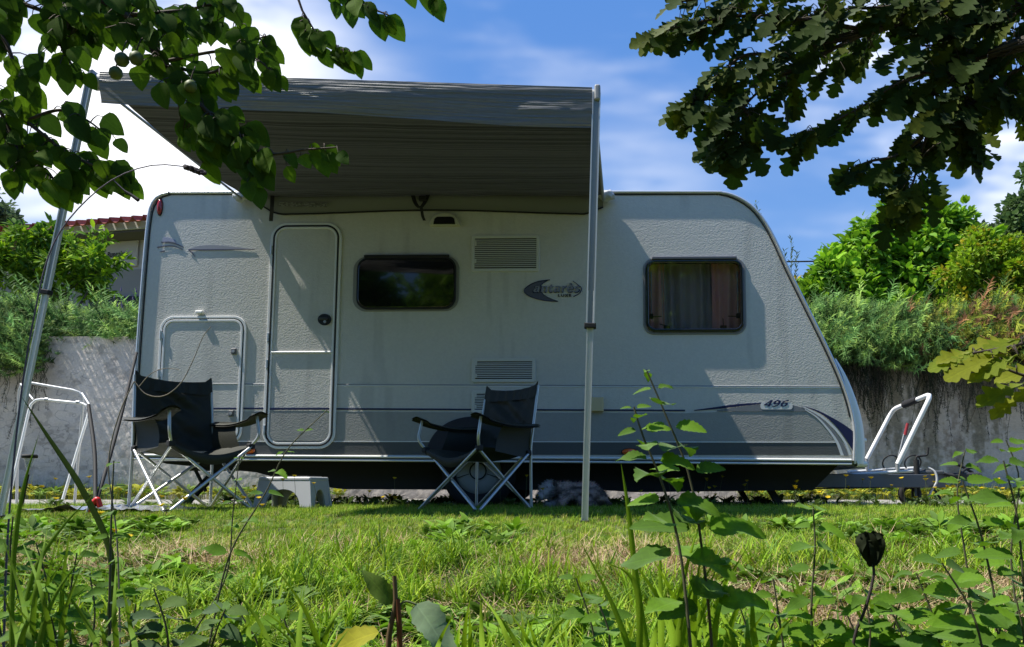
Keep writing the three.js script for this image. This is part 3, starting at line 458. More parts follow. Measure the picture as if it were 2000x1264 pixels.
// ================================================================ the awning
const AWN_Z = 1.9;
{
  const fl = at(184, 158, AWN_Z), fr = at(1167, 188, AWN_Z), bl = at(478, 384, 0.07), br = at(1178, 383, 0.07);
  const o = thing('awning', 'grey striped roll-out awning over the caravan door on two aluminium legs', 'awning');
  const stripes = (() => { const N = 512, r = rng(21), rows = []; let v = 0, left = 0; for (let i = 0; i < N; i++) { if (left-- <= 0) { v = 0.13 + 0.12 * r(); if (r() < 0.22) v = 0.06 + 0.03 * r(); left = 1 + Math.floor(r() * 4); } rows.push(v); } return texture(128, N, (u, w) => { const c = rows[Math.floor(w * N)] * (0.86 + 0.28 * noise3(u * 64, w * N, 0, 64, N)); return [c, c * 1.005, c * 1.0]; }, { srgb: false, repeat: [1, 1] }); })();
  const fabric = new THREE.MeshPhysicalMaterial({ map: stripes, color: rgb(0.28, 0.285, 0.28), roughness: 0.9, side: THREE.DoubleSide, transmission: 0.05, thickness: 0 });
  const il = 0.06, f0 = fl.clone().add(V(il, -0.015, 0)), f1 = fr.clone().add(V(-0.03, -0.015, 0));
  const canopy = grid(90, 60, (u, v) => { const a = bl.clone().lerp(br, u), b = f0.clone().lerp(f1, u), p = a.lerp(b, v); p.y -= 0.05 * Math.sin(v * Math.PI) * (0.7 + 0.3 * Math.sin(u * Math.PI)); p.y += 0.012 * (fbm(u * 8 + v * 3, v * 9, 0, 3) - 0.5) + 0.006 * Math.sin((u * 3 + v * 2.4) * 9) * smooth(0.5, 0, v); return p; });
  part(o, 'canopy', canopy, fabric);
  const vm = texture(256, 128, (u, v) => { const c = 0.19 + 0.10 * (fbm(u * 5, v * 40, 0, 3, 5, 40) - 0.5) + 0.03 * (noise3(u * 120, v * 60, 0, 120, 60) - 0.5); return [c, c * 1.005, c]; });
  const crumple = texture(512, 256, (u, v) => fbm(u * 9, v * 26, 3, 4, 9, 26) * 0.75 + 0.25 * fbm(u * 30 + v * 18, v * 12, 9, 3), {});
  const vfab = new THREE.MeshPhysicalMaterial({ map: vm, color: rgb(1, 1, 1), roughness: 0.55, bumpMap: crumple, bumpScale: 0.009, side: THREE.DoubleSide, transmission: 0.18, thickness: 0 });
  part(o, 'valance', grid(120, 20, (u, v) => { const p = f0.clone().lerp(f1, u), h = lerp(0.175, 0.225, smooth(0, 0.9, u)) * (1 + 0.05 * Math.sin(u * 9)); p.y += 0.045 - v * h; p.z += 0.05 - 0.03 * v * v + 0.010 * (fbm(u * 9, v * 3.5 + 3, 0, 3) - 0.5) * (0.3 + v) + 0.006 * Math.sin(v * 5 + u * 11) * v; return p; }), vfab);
  part(o, 'roller_tube', bar(fl.clone().add(V(0.02, 0, 0)), fr.clone().add(V(-0.01, 0, 0)), 0.037, 0.037, 18), mat(0.33, 0.34, 0.34, 0.6));
  for (const e of [fl, fr]) part(o, 'end_cap', rb(0.035, 0.095, 0.10, 0.012, e.x, e.y + 0.005, e.z), mat(0.30, 0.31, 0.32, 0.5));
  // legs: aluminium channel, two telescopic sections
  const mLeg = mat(0.30, 0.31, 0.31, 0.45, { metalness: 0.4 }), mLegEdge = mat(0.66, 0.67, 0.67, 0.35, { metalness: 0.3 });
  function leg(top, foot, w1, w2, jt, label, mE) {
    const d = foot.clone().sub(top), L = d.length(), q = new THREE.Quaternion().setFromUnitVectors(V(0, -1, 0), d.clone().normalize()), k = L * jt;
    const prof = (w, y0, y1) => merge([bx(w * 0.72, y1 - y0, w * 0.5, 0, -(y0 + y1) / 2, 0)]), edge = (w, y0, y1) => merge([bx(w * 0.16, y1 - y0, w * 0.66, w * 0.44, -(y0 + y1) / 2, 0.003), bx(w * 0.16, y1 - y0, w * 0.66, -w * 0.44, -(y0 + y1) / 2, 0.003)]);
    const place = (g) => g.applyQuaternion(q).translate(top.x, top.y, top.z);
    const m = part(o, 'leg', place(prof(w1, 0, k)), mLeg, label); part(m, 'leg_flange', place(edge(w1, 0, k)), mE); part(m, 'lower_section', place(merge([prof(w2, k - 0.2, L), edge(w2, k - 0.2, L)])), mE);
    part(m, 'clamp', place(rb(w1 * 1.45, 0.028, w1 * 1.25, 0.005, 0, -k, 0)), mBlack); part(m, 'foot', place(rb(w2 * 1.5, 0.03, 0.07, 0.006, 0, -L, 0)), mBlack);
  }
  const footR = at(1142, 1003, AWN_Z), footL = at(2, 985, AWN_Z - 0.05); footR.y = groundY(footR.x, footR.z); footL.y = groundY(footL.x, footL.z) + 0.01;
  leg(fr.clone().add(V(-0.005, 0.01, 0.02)), footR, 0.046, 0.036, 0.555, 'right awning leg', mLegEdge); leg(fl.clone().add(V(-0.01, 0.02, 0.02)), footL, 0.036, 0.031, 0.5, 'left awning leg leaning outwards', mLegEdge);
  // tension arms from the caravan to the roller
  part(o, 'rafter', bar(bl.clone().add(V(-0.02, -0.02, 0)), fl.clone().add(V(0.03, -0.03, 0)), 0.009), mLeg); part(o, 'rafter', bar(br.clone().add(V(0.0, -0.03, 0)), fr.clone().add(V(-0.02, -0.045, 0)), 0.013), mLeg);
  // empty cover bag hanging along the roof edge
  const bag = part(o, 'cover_bag', grid(80, 10, (u, v) => { const p = bl.clone().lerp(br, u), e = smooth(0, 0.05, u) * smooth(1, 0.95, u), h = (0.085 + 0.05 * e) * (1 + 0.12 * Math.sin(u * 7 + 1)) * smooth(-0.02, 0.10, u); p.z = 0.012 + 0.075 * Math.sin(clamp(v * 1.05) * Math.PI) * (0.5 + 0.5 * e) + 0.008 * (fbm(u * 20, v * 3, 0, 3) - 0.5); p.y += 0.02 + 0.05 * (1 - v) - v * h; return p; }), mat(0.15, 0.155, 0.155, 0.85));
  { const pts = []; for (let i = 0; i <= 40; i++) { const u = i / 40, p = bl.clone().lerp(br, u), e = smooth(0, 0.05, u) * smooth(1, 0.95, u), h = (0.085 + 0.05 * e) * (1 + 0.12 * Math.sin(u * 7 + 1)) * smooth(-0.02, 0.10, u); pts.push(V(p.x, p.y + 0.02 - h, 0.02)); } part(bag, 'piping', tube(pts, 0.006, 90, 6), mBlack); }
  { const a = bl.clone().lerp(br, 0.10), b = bl.clone().lerp(br, 0.235); part(bag, 'worn_label', grid(20, 2, (u, v) => V(lerp(a.x, b.x, u), a.y - 0.055 - v * 0.035 - 0.01 * u, 0.096 + 0.003 * Math.sin(u * 20))), new THREE.MeshStandardMaterial({ roughness: 0.8, side: THREE.DoubleSide, map: texture(128, 32, (u, v) => { const n = fbm(u * 30, v * 9, 0, 3, 30, 9); const c = n > 0.5 ? 0.36 : 0.52; return [c, c, c * 0.98]; }, { srgb: true }) })); }
  const strap = (pts, w = 0.016) => { const c = new THREE.CatmullRomCurve3(pts); return grid(20, 1, (u, v) => { const p = c.getPoint(u); p.x += (v - 0.5) * w * 2; return p; }); };
  const p1 = at(532, 382, 0.10), p2 = at(529, 432, 0.02); part(bag, 'strap', strap([p1, at(531, 405, 0.11), p2]), mBlack);
  part(bag, 'strap', strap([at(806, 381, 0.1), at(812, 398, 0.12), at(820, 406, 0.12), at(829, 396, 0.12), at(836, 381, 0.1)]), mBlack); part(bag, 'strap', strap([at(822, 402, 0.125), at(824, 414, 0.11), at(826, 424, 0.05), at(829, 431, 0.03)], 0.012), mBlack); part(bag, 'strap_buckle', rb(0.07, 0.045, 0.03, 0.012, at(826, 388, 0.11).x, at(826, 388, 0.11).y, 0.11), mBlack);
  for (const [p, s] of [[bl, -1], [br, 1]]) { const g = new THREE.IcosahedronGeometry(0.055, 4), q = g.attributes.position; for (let i = 0; i < q.count; i++) { const n = 0.55 + 0.9 * fbm(q.getX(i) * 40 + 20, q.getY(i) * 40 + 20, q.getZ(i) * 40 + 20, 2); q.setXYZ(i, q.getX(i) * n * 1.1, q.getY(i) * n * 0.8, q.getZ(i) * n * 0.8); } const h = mergeVertices((g.deleteAttribute('normal'), g.deleteAttribute('uv'), g)); h.computeVertexNormals(); part(bag, 'bag_end', h.translate(p.x + s * 0.03, p.y + 0.005, 0.06), mat(0.42, 0.43, 0.44, 0.6)); }
}

// ================================================================ folding camping chairs
const mTube = mat(0.50, 0.51, 0.50, 0.35, { metalness: 0.55 }), weave = texture(256, 256, (u, v) => 0.5 + 0.25 * Math.sin(u * 400) + 0.25 * Math.sin(v * 400), { repeat: [4, 4] });
const mCloth = new THREE.MeshPhysicalMaterial({ color: rgb(0.016, 0.0175, 0.010), roughness: 0.62, side: THREE.DoubleSide, bumpMap: weave, bumpScale: 0.0006, sheen: 0.14, sheenColor: rgb(0.28, 0.32, 0.26), sheenRoughness: 0.5 });
function campingChair(label, x, z, yaw, seed, lean) {
  const o = thing('camping_chair', label, 'chair', [x, groundY(x, z), z], yaw, 'camping chairs in front of the caravan');
  const W = 0.265, r = 0.0105, hubY = 0.425, foot = (sx, sz) => V(sx * 0.285, 0, sz * 0.275), hub = (sx, sz) => V(sx * W, sz > 0 ? hubY : hubY - 0.02, sz * 0.24);
  const post = (s) => [V(s * 0.275, 0, -0.27), V(s * 0.27, 0.45, -0.265), V(s * 0.262, 0.90, -0.30 - lean)];
  for (const sz of [1, -1]) for (const s of [1, -1]) part(o, 'leg', bar(foot(-s, sz).add(V(0, 0, s * 0.012)), hub(s, sz).add(V(0, 0, s * 0.012)), r), mTube);
  for (const s of [1, -1]) { part(o, 'leg', bar(foot(s, 1).add(V(s * 0.012, 0, 0)), hub(s, -1).add(V(s * 0.012, 0, 0)), r), mTube); part(o, 'leg', bar(foot(s, -1).add(V(-s * 0.012, 0, 0)), hub(s, 1).add(V(-s * 0.012, 0, 0)), r), mTube); part(o, 'back_post', bentTube(post(s), r, 0.05), mTube);
    part(o, 'arm_post', bentTube([hub(s, 1), hub(s, 1).add(V(s * 0.035, 0.07, 0.045)), V(s * (W + 0.028), 0.63, 0.255)], r, 0.045), mTube);
    for (const sz of [1, -1]) { part(o, 'joint', rb(0.045, 0.04, 0.045, 0.01).translate(...hub(s, sz).toArray()), mBlack); part(o, 'foot_cap', rb(0.04, 0.02, 0.04, 0.006).translate(...foot(s, sz).setY(0.01).toArray()), mBlack); } }
  const nz = (u, v, k) => fbm(u * 5 + seed * 7, v * 6 + k, 0, 4) - 0.5;
  const back = (u) => [V(lerp(-0.27, 0.27, u), hubY - 0.02, -0.25), V(lerp(-0.262, 0.262, u), 0.905, -0.30 - lean)];
  part(o, 'backrest', grid(26, 30, (u, v) => { const [a, b] = back(u), p = a.lerp(b, v), bow = Math.sin(u * Math.PI); p.z -= 0.055 * bow * (1 - 0.55 * v) + 0.05 * nz(u, v, 3) * bow + 0.014 * Math.sin((u * 3 + v * 4 + seed) * 5) * bow; p.y -= 0.022 * bow * smooth(0.7, 1, v); p.y += 0.03 * smooth(0.85, 1, Math.abs(2 * u - 1)) * v; return p; }), mCloth);
  part(o, 'backrest_hem', grid(26, 5, (u, v) => { const [a, b] = back(u), bow = Math.sin(u * Math.PI), p = a.lerp(b, 0.80 + 0.20 * v); p.z += 0.010 - 0.055 * bow * (1 - 0.55 * 0.95) + 0.006 * Math.sin(u * 40 + seed); p.y -= 0.022 * bow * v - 0.03 * smooth(0.85, 1, Math.abs(2 * u - 1)) * 0.9; return p; }), mCloth);
  const seat = (u, v) => { const p = V(lerp(-W, W, u), lerp(hubY - 0.01, hubY + 0.01, v), lerp(-0.26, 0.25, v)), bow = Math.sin(u * Math.PI), dip = Math.sin((0.15 + 0.85 * v) * Math.PI * 0.75); p.y -= 0.085 * bow * (0.45 + 0.55 * dip) + 0.012 * nz(u, v, 11); return p; };
  part(o, 'seat', grid(22, 20, seat), mCloth);
  part(o, 'seat_skirt', grid(22, 4, (u, v) => { const p = seat(u, 1); p.y -= v * (0.035 + 0.03 * Math.sin(u * Math.PI)); p.z += 0.012 * Math.sin(v * 3) - 0.012 * v; return p; }), mCloth);
  for (const s of [1, -1]) { part(o, 'armrest', (() => { const f = (u, v) => V(s * (W + 0.03) + (v - 0.5) * 0.095, lerp(0.615, 0.645, u) - 0.03 * Math.sin(u * Math.PI) - 0.016 * (2 * v - 1) ** 2 + (u > 0.85 ? 0.012 : 0), lerp(-0.29, 0.31, u)); const t = grid(18, 6, f), b = grid(18, 6, (u, v) => f(u, v).add(V(0, -0.012, 0))); return merge([t, b]); })(), mCloth);
    part(o, 'side_panel', grid(16, 8, (u, v) => V(s * (W + 0.012) - s * 0.018 * Math.sin(v * Math.PI), lerp(lerp(0.44, 0.60, v), lerp(0.36, 0.615, v), 1 - u) - 0.16 * u * (1 - v) * 0.2, lerp(-0.27, lerp(0.10, 0.02, v), u))), mCloth); }
  return o;
}
{ const a = at(372, 995, 1.05), b = at(930, 995, 1.0);
  campingChair('dark green folding camping chair in the sun at the rear of the caravan', a.x, 1.05, 0.93, 1, 0.02);
  campingChair('dark folding camping chair in the awning shade by the wheel', b.x, 1.0, -0.64, 4, 0.05).scale.setScalar(0.94); }

// ================================================================ plastic step stool
{
  const p = at(572, 990, 0.62), o = thing('step_stool', 'grey plastic step stool with arched sides below the door', 'stool', [p.x, 0, 0.62], -0.22), m = mat(0.46, 0.47, 0.48, 0.42), W = 0.41, D = 0.24, H = 0.225;
  part(o, 'top', rb(W, 0.03, D, 0.012, 0, H - 0.015, 0), m);
  part(o, 'tread_mat', rb(W - 0.08, 0.006, D - 0.06, 0.003, 0, H + 0.002, 0), mat(0.17, 0.175, 0.18, 0.8));
  const face = (w, top, arch) => { const s = new THREE.Shape(); s.moveTo(-w / 2, 0); s.lineTo(-top / 2, H - 0.02); s.lineTo(top / 2, H - 0.02); s.lineTo(w / 2, 0); s.lineTo(arch, 0); s.quadraticCurveTo(arch * 0.92, H * 0.60, 0, H * 0.62); s.quadraticCurveTo(-arch * 0.92, H * 0.60, -arch, 0); return new THREE.ExtrudeGeometry(s, { depth: 0.012, bevelEnabled: true, bevelSize: 0.003, bevelThickness: 0.003, bevelSegments: 2, curveSegments: 14 }); };
  for (const s of [1, -1]) { part(o, 'side', face(W + 0.05, W - 0.01, 0.145).rotateX(-s * 0.10).translate(0, 0, s * (D / 2 + 0.008) - 0.006), m); part(o, 'end', face(D + 0.02, D - 0.02, 0.07).rotateY(Math.PI / 2).rotateZ(s * 0.09).translate(s * (W / 2 + 0.006) - 0.006, 0, 0), m); }
}

// ================================================================ folding clothes airer, guy strap, garden light, foil sheet
{
  const z = -0.9, p = at(110, 975, z), o = thing('clothes_airer', 'white tube clothes airer standing by the wall', 'clothes airer', [p.x, 0, z]), m = mat(0.80, 0.80, 0.79, 0.35), l = (px, py, dz) => at(px, py, z + dz).sub(V(p.x, 0, z));
  const g0 = (v) => { const q = v.clone(); q.y = 0; return q; };
  const mk = (pts, r) => bentTube(pts, r, 0.10, 10);
  part(o, 'frame', mk([g0(l(16, 960, 0.25)), l(62, 778, 0.1), l(178, 790, 0.1), g0(l(120, 975, 0.25))], 0.012), m); part(o, 'frame', mk([g0(l(34, 960, -0.35)), l(38, 744, -0.15), l(164, 766, -0.15), g0(l(146, 970, -0.35))], 0.012), mat(0.52, 0.53, 0.53, 0.35));
  for (const f of [0.25, 0.78]) part(o, 'collar', bar(l(lerp(62, 178, f) - 3, lerp(778, 788, f), 0.1), l(lerp(62, 178, f) + 3, lerp(778, 788, f), 0.1), 0.017), mSteel);
  part(o, 'link_bar', bar(l(40, 750, -0.15), l(64, 780, 0.1), 0.007), m); part(o, 'link_bar', bar(l(160, 768, -0.15), l(174, 790, 0.1), 0.007), m);
}
{
  const top = at(266, 697, 0.2), peg = at(187, 972, 1.5); peg.y = groundY(peg.x, peg.z) + 0.02;
  const o = thing('guy_strap', 'black guy strap from the caravan corner to a red ground peg', 'strap', peg), l = (v) => v.clone().sub(peg), d = top.clone().sub(peg), side = V(0.012, 0, 0.004);
  part(o, 'webbing', taperTube([0, 0.25, 0.5, 0.75, 1].map((u) => l(peg.clone().lerp(top, u)).add(V(0, 0.03 - 0.05 * Math.sin(u * Math.PI), 0))), 0.013, 0.012, 24, 6), mBlack);
  part(o, 'loose_end', taperTube([0, 0.5, 1].map((u) => l(peg.clone().lerp(at(171, 800, 0.9), u)).add(V(0.02 * Math.sin(u * 3), 0.03, 0))), 0.013, 0.013, 16, 6), mBlack);
  part(o, 'hook', bentTube([V(-0.035, -0.035, 0.02), V(-0.02, 0.03, 0.01), V(0.01, 0.07, 0), V(0.03, 0.02, 0)], 0.017, 0.03), mat(0.62, 0.025, 0.02, 0.4)); part(o, 'peg', bar(V(-0.02, 0.05, 0.02), V(-0.05, -0.12, 0.05), 0.007), mSteel);
}
{
  const p = at(50, 965, 0.6), o = thing('garden_light', 'small black solar garden light on a stake beside the left awning leg', 'garden light', [p.x, 0, 0.6]);
  part(o, 'stake', bar(V(-0.03, -0.03, 0), V(0.002, 0.245, 0), 0.010, 0.014), mBlack); part(o, 'stem', bar(V(0.002, 0.24, 0), V(0.006, 0.30, 0), 0.011), mSteel);
  part(o, 'lens', new THREE.CylinderGeometry(0.034, 0.018, 0.07, 16, 1, true).translate(0.008, 0.325, 0), phys(0.8, 0.82, 0.82, 0.15, { transmission: 0.8, thickness: 0 }));
  part(o, 'cap', new THREE.LatheGeometry([[0, 0.02], [0.045, 0.018], [0.052, 0.008], [0.050, -0.008], [0.0, -0.010]].map(([a, b]) => new THREE.Vector2(a, b)), 20).translate(0.009, 0.37, 0), mBlack);
}
{
  const a = at(70, 985, 1.35), b = at(330, 985, 1.35), o = thing('foil_sheet', 'crumpled silver foil sheet on the grass below the guy strap', 'ground sheet', [(a.x + b.x) / 2, 0, 1.3]), w = (b.x - a.x) / 2;
  part(o, 'sheet', grid(60, 24, (u, v) => { const x = lerp(-w, w, u), z = lerp(-0.35, 0.22, v); return V(x, 0.012 + 0.05 * fbm(u * 14, v * 8, 0, 4) ** 1.6 * Math.sin(u * Math.PI) ** 0.4, z + 0.05 * Math.sin(u * 9)); }), mat(0.60, 0.61, 0.62, 0.28, { metalness: 0.8 }));
}

// ================================================================ dog resting under the caravan
{
  const p = at(1118, 985, 0.35), o = thing('dog', 'dark brindle dog lying under the caravan behind the right awning leg', 'dog', [p.x, 0.0, 0.35], 0.15);
  const S = 0.34, N = 60;                                            // half size of the field's cube, in metres
  const bones = [[[-0.06, 0.105, 0.0, 0.080], [0.12, 0.095, -0.02, 0.090]], [[0.12, 0.095, -0.02, 0.090], [0.19, 0.07, 0.0, 0.070]], [[-0.06, 0.115, 0.01, 0.072], [-0.13, 0.13, 0.05, 0.050]], [[-0.175, 0.140, 0.085, 0.060], [-0.195, 0.132, 0.10, 0.055]], [[-0.20, 0.118, 0.115, 0.040], [-0.252, 0.085, 0.165, 0.027]],
    [[-0.06, 0.08, 0.07, 0.045], [-0.11, 0.032, 0.14, 0.026]], [[-0.11, 0.032, 0.14, 0.026], [-0.20, 0.024, 0.20, 0.024]], [[-0.08, 0.07, -0.03, 0.04], [-0.19, 0.026, 0.04, 0.024]], [[0.13, 0.09, 0.06, 0.072], [0.06, 0.045, 0.125, 0.036]], [[0.06, 0.045, 0.125, 0.036], [0.13, 0.024, 0.155, 0.024]], [[0.13, 0.024, 0.155, 0.024], [0.055, 0.020, 0.175, 0.022]], [[0.22, 0.06, -0.02, 0.02], [0.27, 0.03, 0.06, 0.014]]];
  const mc = new MarchingCubes(N, mCloth, false, false, 60000), cap = (x, y, z, [a, b]) => { const bx_ = b[0] - a[0], by = b[1] - a[1], bz = b[2] - a[2], t = clamp(((x - a[0]) * bx_ + (y - a[1]) * by + (z - a[2]) * bz) / (bx_ * bx_ + by * by + bz * bz)); return Math.hypot(x - a[0] - t * bx_, y - a[1] - t * by, z - a[2] - t * bz) - lerp(a[3], b[3], t); };
  mc.isolation = 0;
  for (let k = 0; k < N; k++) for (let j = 0; j < N; j++) for (let i = 0; i < N; i++) { const x = (i - N / 2) / (N / 2) * S, y = (j - N / 2) / (N / 2) * S + 0.12, z = (k - N / 2) / (N / 2) * S + 0.04; let s = 0; for (const b of bones) s += Math.exp(-cap(x, y, z, b) * 75); let d = -Math.log(s) / 75; d += (fbm(x * 45 + 40, y * 45 + 40, z * 45 + 40, 2) - 0.5) * 0.010; mc.field[i + j * N + k * N * N] = -d; }
  mc.update();
  const n = mc.count, pos = new Float32Array(n * 3), g = new THREE.BufferGeometry(); for (let i = 0; i < n; i++) { pos[3 * i] = mc.positionArray[3 * i] * S; pos[3 * i + 1] = mc.positionArray[3 * i + 1] * S + 0.12; pos[3 * i + 2] = mc.positionArray[3 * i + 2] * S + 0.04; }
  g.setAttribute('position', new THREE.BufferAttribute(pos, 3)); const h = mergeVertices(g, 1e-5); h.computeVertexNormals(); const q = h.attributes.position, col = [];
  const coat = (x, y, z) => { const a = fbm(x * 14 + 9, y * 40 + 9, z * 14 + 9, 3), head = smooth(-0.12, -0.17, x); let c = lerp(0.05, 0.27, smooth(0.38, 0.62, a)); return [c * lerp(1.45, 1.15, head), c * 1.0, c * lerp(0.80, 0.92, head)].map((v) => v + head * 0.10); };
  for (let i = 0; i < q.count; i++) col.push(...coat(q.getX(i), q.getY(i), q.getZ(i))); h.setAttribute('color', new THREE.Float32BufferAttribute(col, 3));
  const body = part(o, 'body', h, new THREE.MeshStandardMaterial({ vertexColors: true, roughness: 0.85, side: THREE.DoubleSide }));
  part(body, 'nose', new THREE.SphereGeometry(0.016, 12, 8).scale(1, 0.8, 1).translate(-0.270, 0.083, 0.186), mat(0.008, 0.008, 0.009, 0.3));
  for (const [x, y, z] of [[-0.198, 0.152, 0.152], [-0.240, 0.152, 0.118]]) part(body, 'eye', new THREE.SphereGeometry(0.008, 10, 8).translate(x, y, z), phys(0.01, 0.006, 0.004, 0.1, { clearcoat: 1 }));
  for (const [x, y, z, t] of [[-0.135, 0.185, 0.115, 0.5], [-0.20, 0.187, 0.05, -0.6]]) part(body, 'ear', new THREE.SphereGeometry(1, 14, 10).scale(0.026, 0.045, 0.012).rotateZ(t * 0.5).rotateY(0.9).translate(x, y - 0.025, z), mat(0.035, 0.026, 0.022, 0.9));
  const r = rng(77), hair = new THREE.ConeGeometry(0.0014, 0.020, 3, 1).translate(0, 0.009, 0), list = [], nn = h.attributes.normal;
  for (let k = 0; k < 4200; k++) { const i = Math.floor(r() * q.count), P = V(q.getX(i), q.getY(i), q.getZ(i)), Nn = V(nn.getX(i), nn.getY(i), nn.getZ(i)).add(V(0.9 * (r() - 0.2), -0.6 * r(), 0.8 * (r() - 0.5))).normalize(); const c = coat(P.x, P.y, P.z).map((v) => v * (0.6 + 1.3 * r())); list.push([new THREE.Matrix4().compose(P, new THREE.Quaternion().setFromUnitVectors(V(0, 1, 0), Nn), V(1, 0.6 + 0.7 * r(), 1)), rgb(...c)]); }
  stuffPart(o, 'fur', hair, mat(1, 1, 1, 0.8), list);
}

// ================================================================ parked car on the terrace, glimpsed over the rosemary; overhead cable
{
  const p = at(1735, 660, -9.5), base = WALL_TOP - 0.06, o = thing('parked_car', 'pale blue-grey car parked on the terrace behind the trailing rosemary', 'car', [p.x, base, -9.5]), m = phys(0.38, 0.43, 0.48, 0.3, { clearcoat: 1 });
  const k = (at(1735, 653, -9.5).y - base) / 1.46, s = new THREE.Shape(); [[-2.1, 0.35], [-2.12, 0.75], [-1.85, 0.9], [-1.15, 0.98], [-0.5, 1.4], [0.1, 1.46], [0.9, 1.42], [1.55, 1.0], [2.0, 0.92], [2.08, 0.6], [2.05, 0.33]].forEach(([x, y], i) => (i ? s.lineTo(x, y) : s.moveTo(x, y)));
  part(o, 'body', new THREE.ExtrudeGeometry(s, { depth: 1.5, bevelEnabled: true, bevelSize: 0.05, bevelThickness: 0.08, bevelSegments: 3 }).translate(0, 0, -1.6), m);
  for (const [a, b, c, d] of [[-0.95, -0.45, 0.15, -0.05], [0.22, 0.22, 0.85, 1.25]]) { const w = new THREE.Shape(); w.moveTo(a, 1.0); w.lineTo(b, 1.36); w.lineTo(c, 1.39); w.lineTo(d, 1.0); part(o, 'side_window', new THREE.ExtrudeGeometry(w, { depth: 0.012, bevelEnabled: false }).translate(0, 0, -0.018), phys(0.02, 0.022, 0.025, 0.05)); }
  for (const z of [-0.1, -1.5]) for (const x of [-1.3, 1.3]) { const w = part(o, 'wheel', new THREE.TorusGeometry(0.24, 0.08, 10, 26).translate(x, 0.32, z), mat(0.014, 0.014, 0.015, 0.9)); part(w, 'rim', new THREE.CylinderGeometry(0.2, 0.2, 0.10, 20).rotateX(Math.PI / 2).translate(x, 0.32, z), mSteel); }
  o.scale.setScalar(k);
}
{
  const a = at(1400, 512, -30), b = at(2200, 462, -30), o = thing('overhead_cable', 'dark overhead cable crossing the sky above the green trees', 'cable', a); const pts = []; for (let i = 0; i <= 16; i++) { const u = i / 16, q = a.clone().lerp(b, u).sub(a); q.y -= 1.0 * Math.sin(u * Math.PI) * 0.35; pts.push(q); }
  part(o, 'wire', tube(pts, 0.035, 60, 6), mBlack);
}

// ================================================================ leaves, branches, crowns
function oakLeaf(L, W, fold, curl, wave) { return grid(2, LOBES.length - 1, (u, j) => { const [v, k] = LOBES[Math.round(j * (LOBES.length - 1))], w = W / 2 * k, x = (u - 0.5) * 2 * w; return V(x, v * L - 0.12 * L * Math.abs(u - 0.5) * 0 , fold * Math.abs(x) - curl * L * v * v + wave * W * Math.sin(v * 8 + u * 3) * Math.abs(u - 0.5)); }); }
function leafGeo(L, W, profile, { nv = 7, fold = 0.25, curl = 0.1, wave = 0 } = {}) {
  return grid(2, nv, (u, v) => { const w = W / 2 * profile(v), x = (u - 0.5) * 2 * w; return V(x, v * L, fold * Math.abs(x) - curl * L * v * v + wave * W * Math.sin(v * 9 + u * 3) * Math.abs(u - 0.5)); });
}
const ovate = (v) => Math.pow(Math.sin(Math.pow(v, 0.72) * Math.PI), 0.75) * (v > 0.85 ? 1 - (v - 0.85) * 2.5 : 1) + 0.02;
const toothed = (v) => (Math.pow(Math.sin(Math.pow(v, 0.68) * Math.PI), 0.7) + 0.02) * (Math.round(v * 14) % 2 ? 1.04 : 0.88);
const LOBES = [[0, 0.05], [0.10, 0.07], [0.20, 0.32], [0.255, 0.44], [0.285, 0.38], [0.30, 0.20], [0.40, 0.52], [0.465, 0.78], [0.50, 0.72], [0.52, 0.34], [0.63, 0.72], [0.70, 1.0], [0.74, 0.92], [0.755, 0.48], [0.84, 0.70], [0.895, 0.72], [0.93, 0.42], [0.975, 0.34], [1.0, 0.10]];
const lance = (v) => Math.pow(Math.sin(Math.pow(v, 0.85) * Math.PI), 0.85) + 0.02;
const veinMap = texture(128, 128, (u, v) => { const x = Math.abs(u - 0.5) * 2, side = Math.abs(((v * 7 - x * 1.1) % 1 + 1) % 1 - 0.5), n = fbm(u * 9, v * 9, 0, 3, 9, 9); let c = 0.80 + 0.22 * (n - 0.5); if (x < 0.05) c += 0.16; else if (side < 0.05) c += 0.09; return [c, c, c * 0.92]; }, {});
const leafMat = (r, g, b, t = 0.5, extra = {}) => new THREE.MeshPhysicalMaterial({ color: rgb(r, g, b), map: veinMap, roughness: 0.8, specularIntensity: 0.22, transmission: t, thickness: 0, side: THREE.DoubleSide, ...extra });
function orient(pos, axis, normal, s = 1) {                       // leaf frame: y along the axis, z along the upper face
  const y = axis.clone().normalize(), x = y.clone().cross(normal).normalize(); if (!isFinite(x.x) || x.lengthSq() < 0.5) x.set(1, 0, 0); const z = x.clone().cross(y);
  return new THREE.Matrix4().makeBasis(x.multiplyScalar(s), y.multiplyScalar(s), z.multiplyScalar(s)).setPosition(pos);
}
const barkTex = texture(256, 512, (u, v) => { const a = fbm(u * 10, v * 5, 0, 4, 10, 5), c = Math.abs(fbm(u * 14, v * 4, 4, 3, 14, 4) - 0.5); const k = 0.30 + 0.28 * (a - 0.4) - (c < 0.05 ? 0.13 : 0); return [k * 1.02, k * 0.95, k * 0.84]; }, { srgb: true, repeat: [2, 3] });
const barkBump = texture(256, 512, (u, v) => { const c = Math.abs(fbm(u * 14, v * 4, 4, 3, 14, 4) - 0.5); return clamp(c * 6) * 0.7 + 0.3 * fbm(u * 30, v * 20, 0, 3, 30, 20); }, { repeat: [2, 3] });
const mBark = new THREE.MeshStandardMaterial({ map: barkTex, bumpMap: barkBump, bumpScale: 0.02, roughness: 0.95 }), mTwig = mat(0.055, 0.042, 0.030, 0.85), mTwigGreen = mat(0.10, 0.12, 0.045, 0.8);

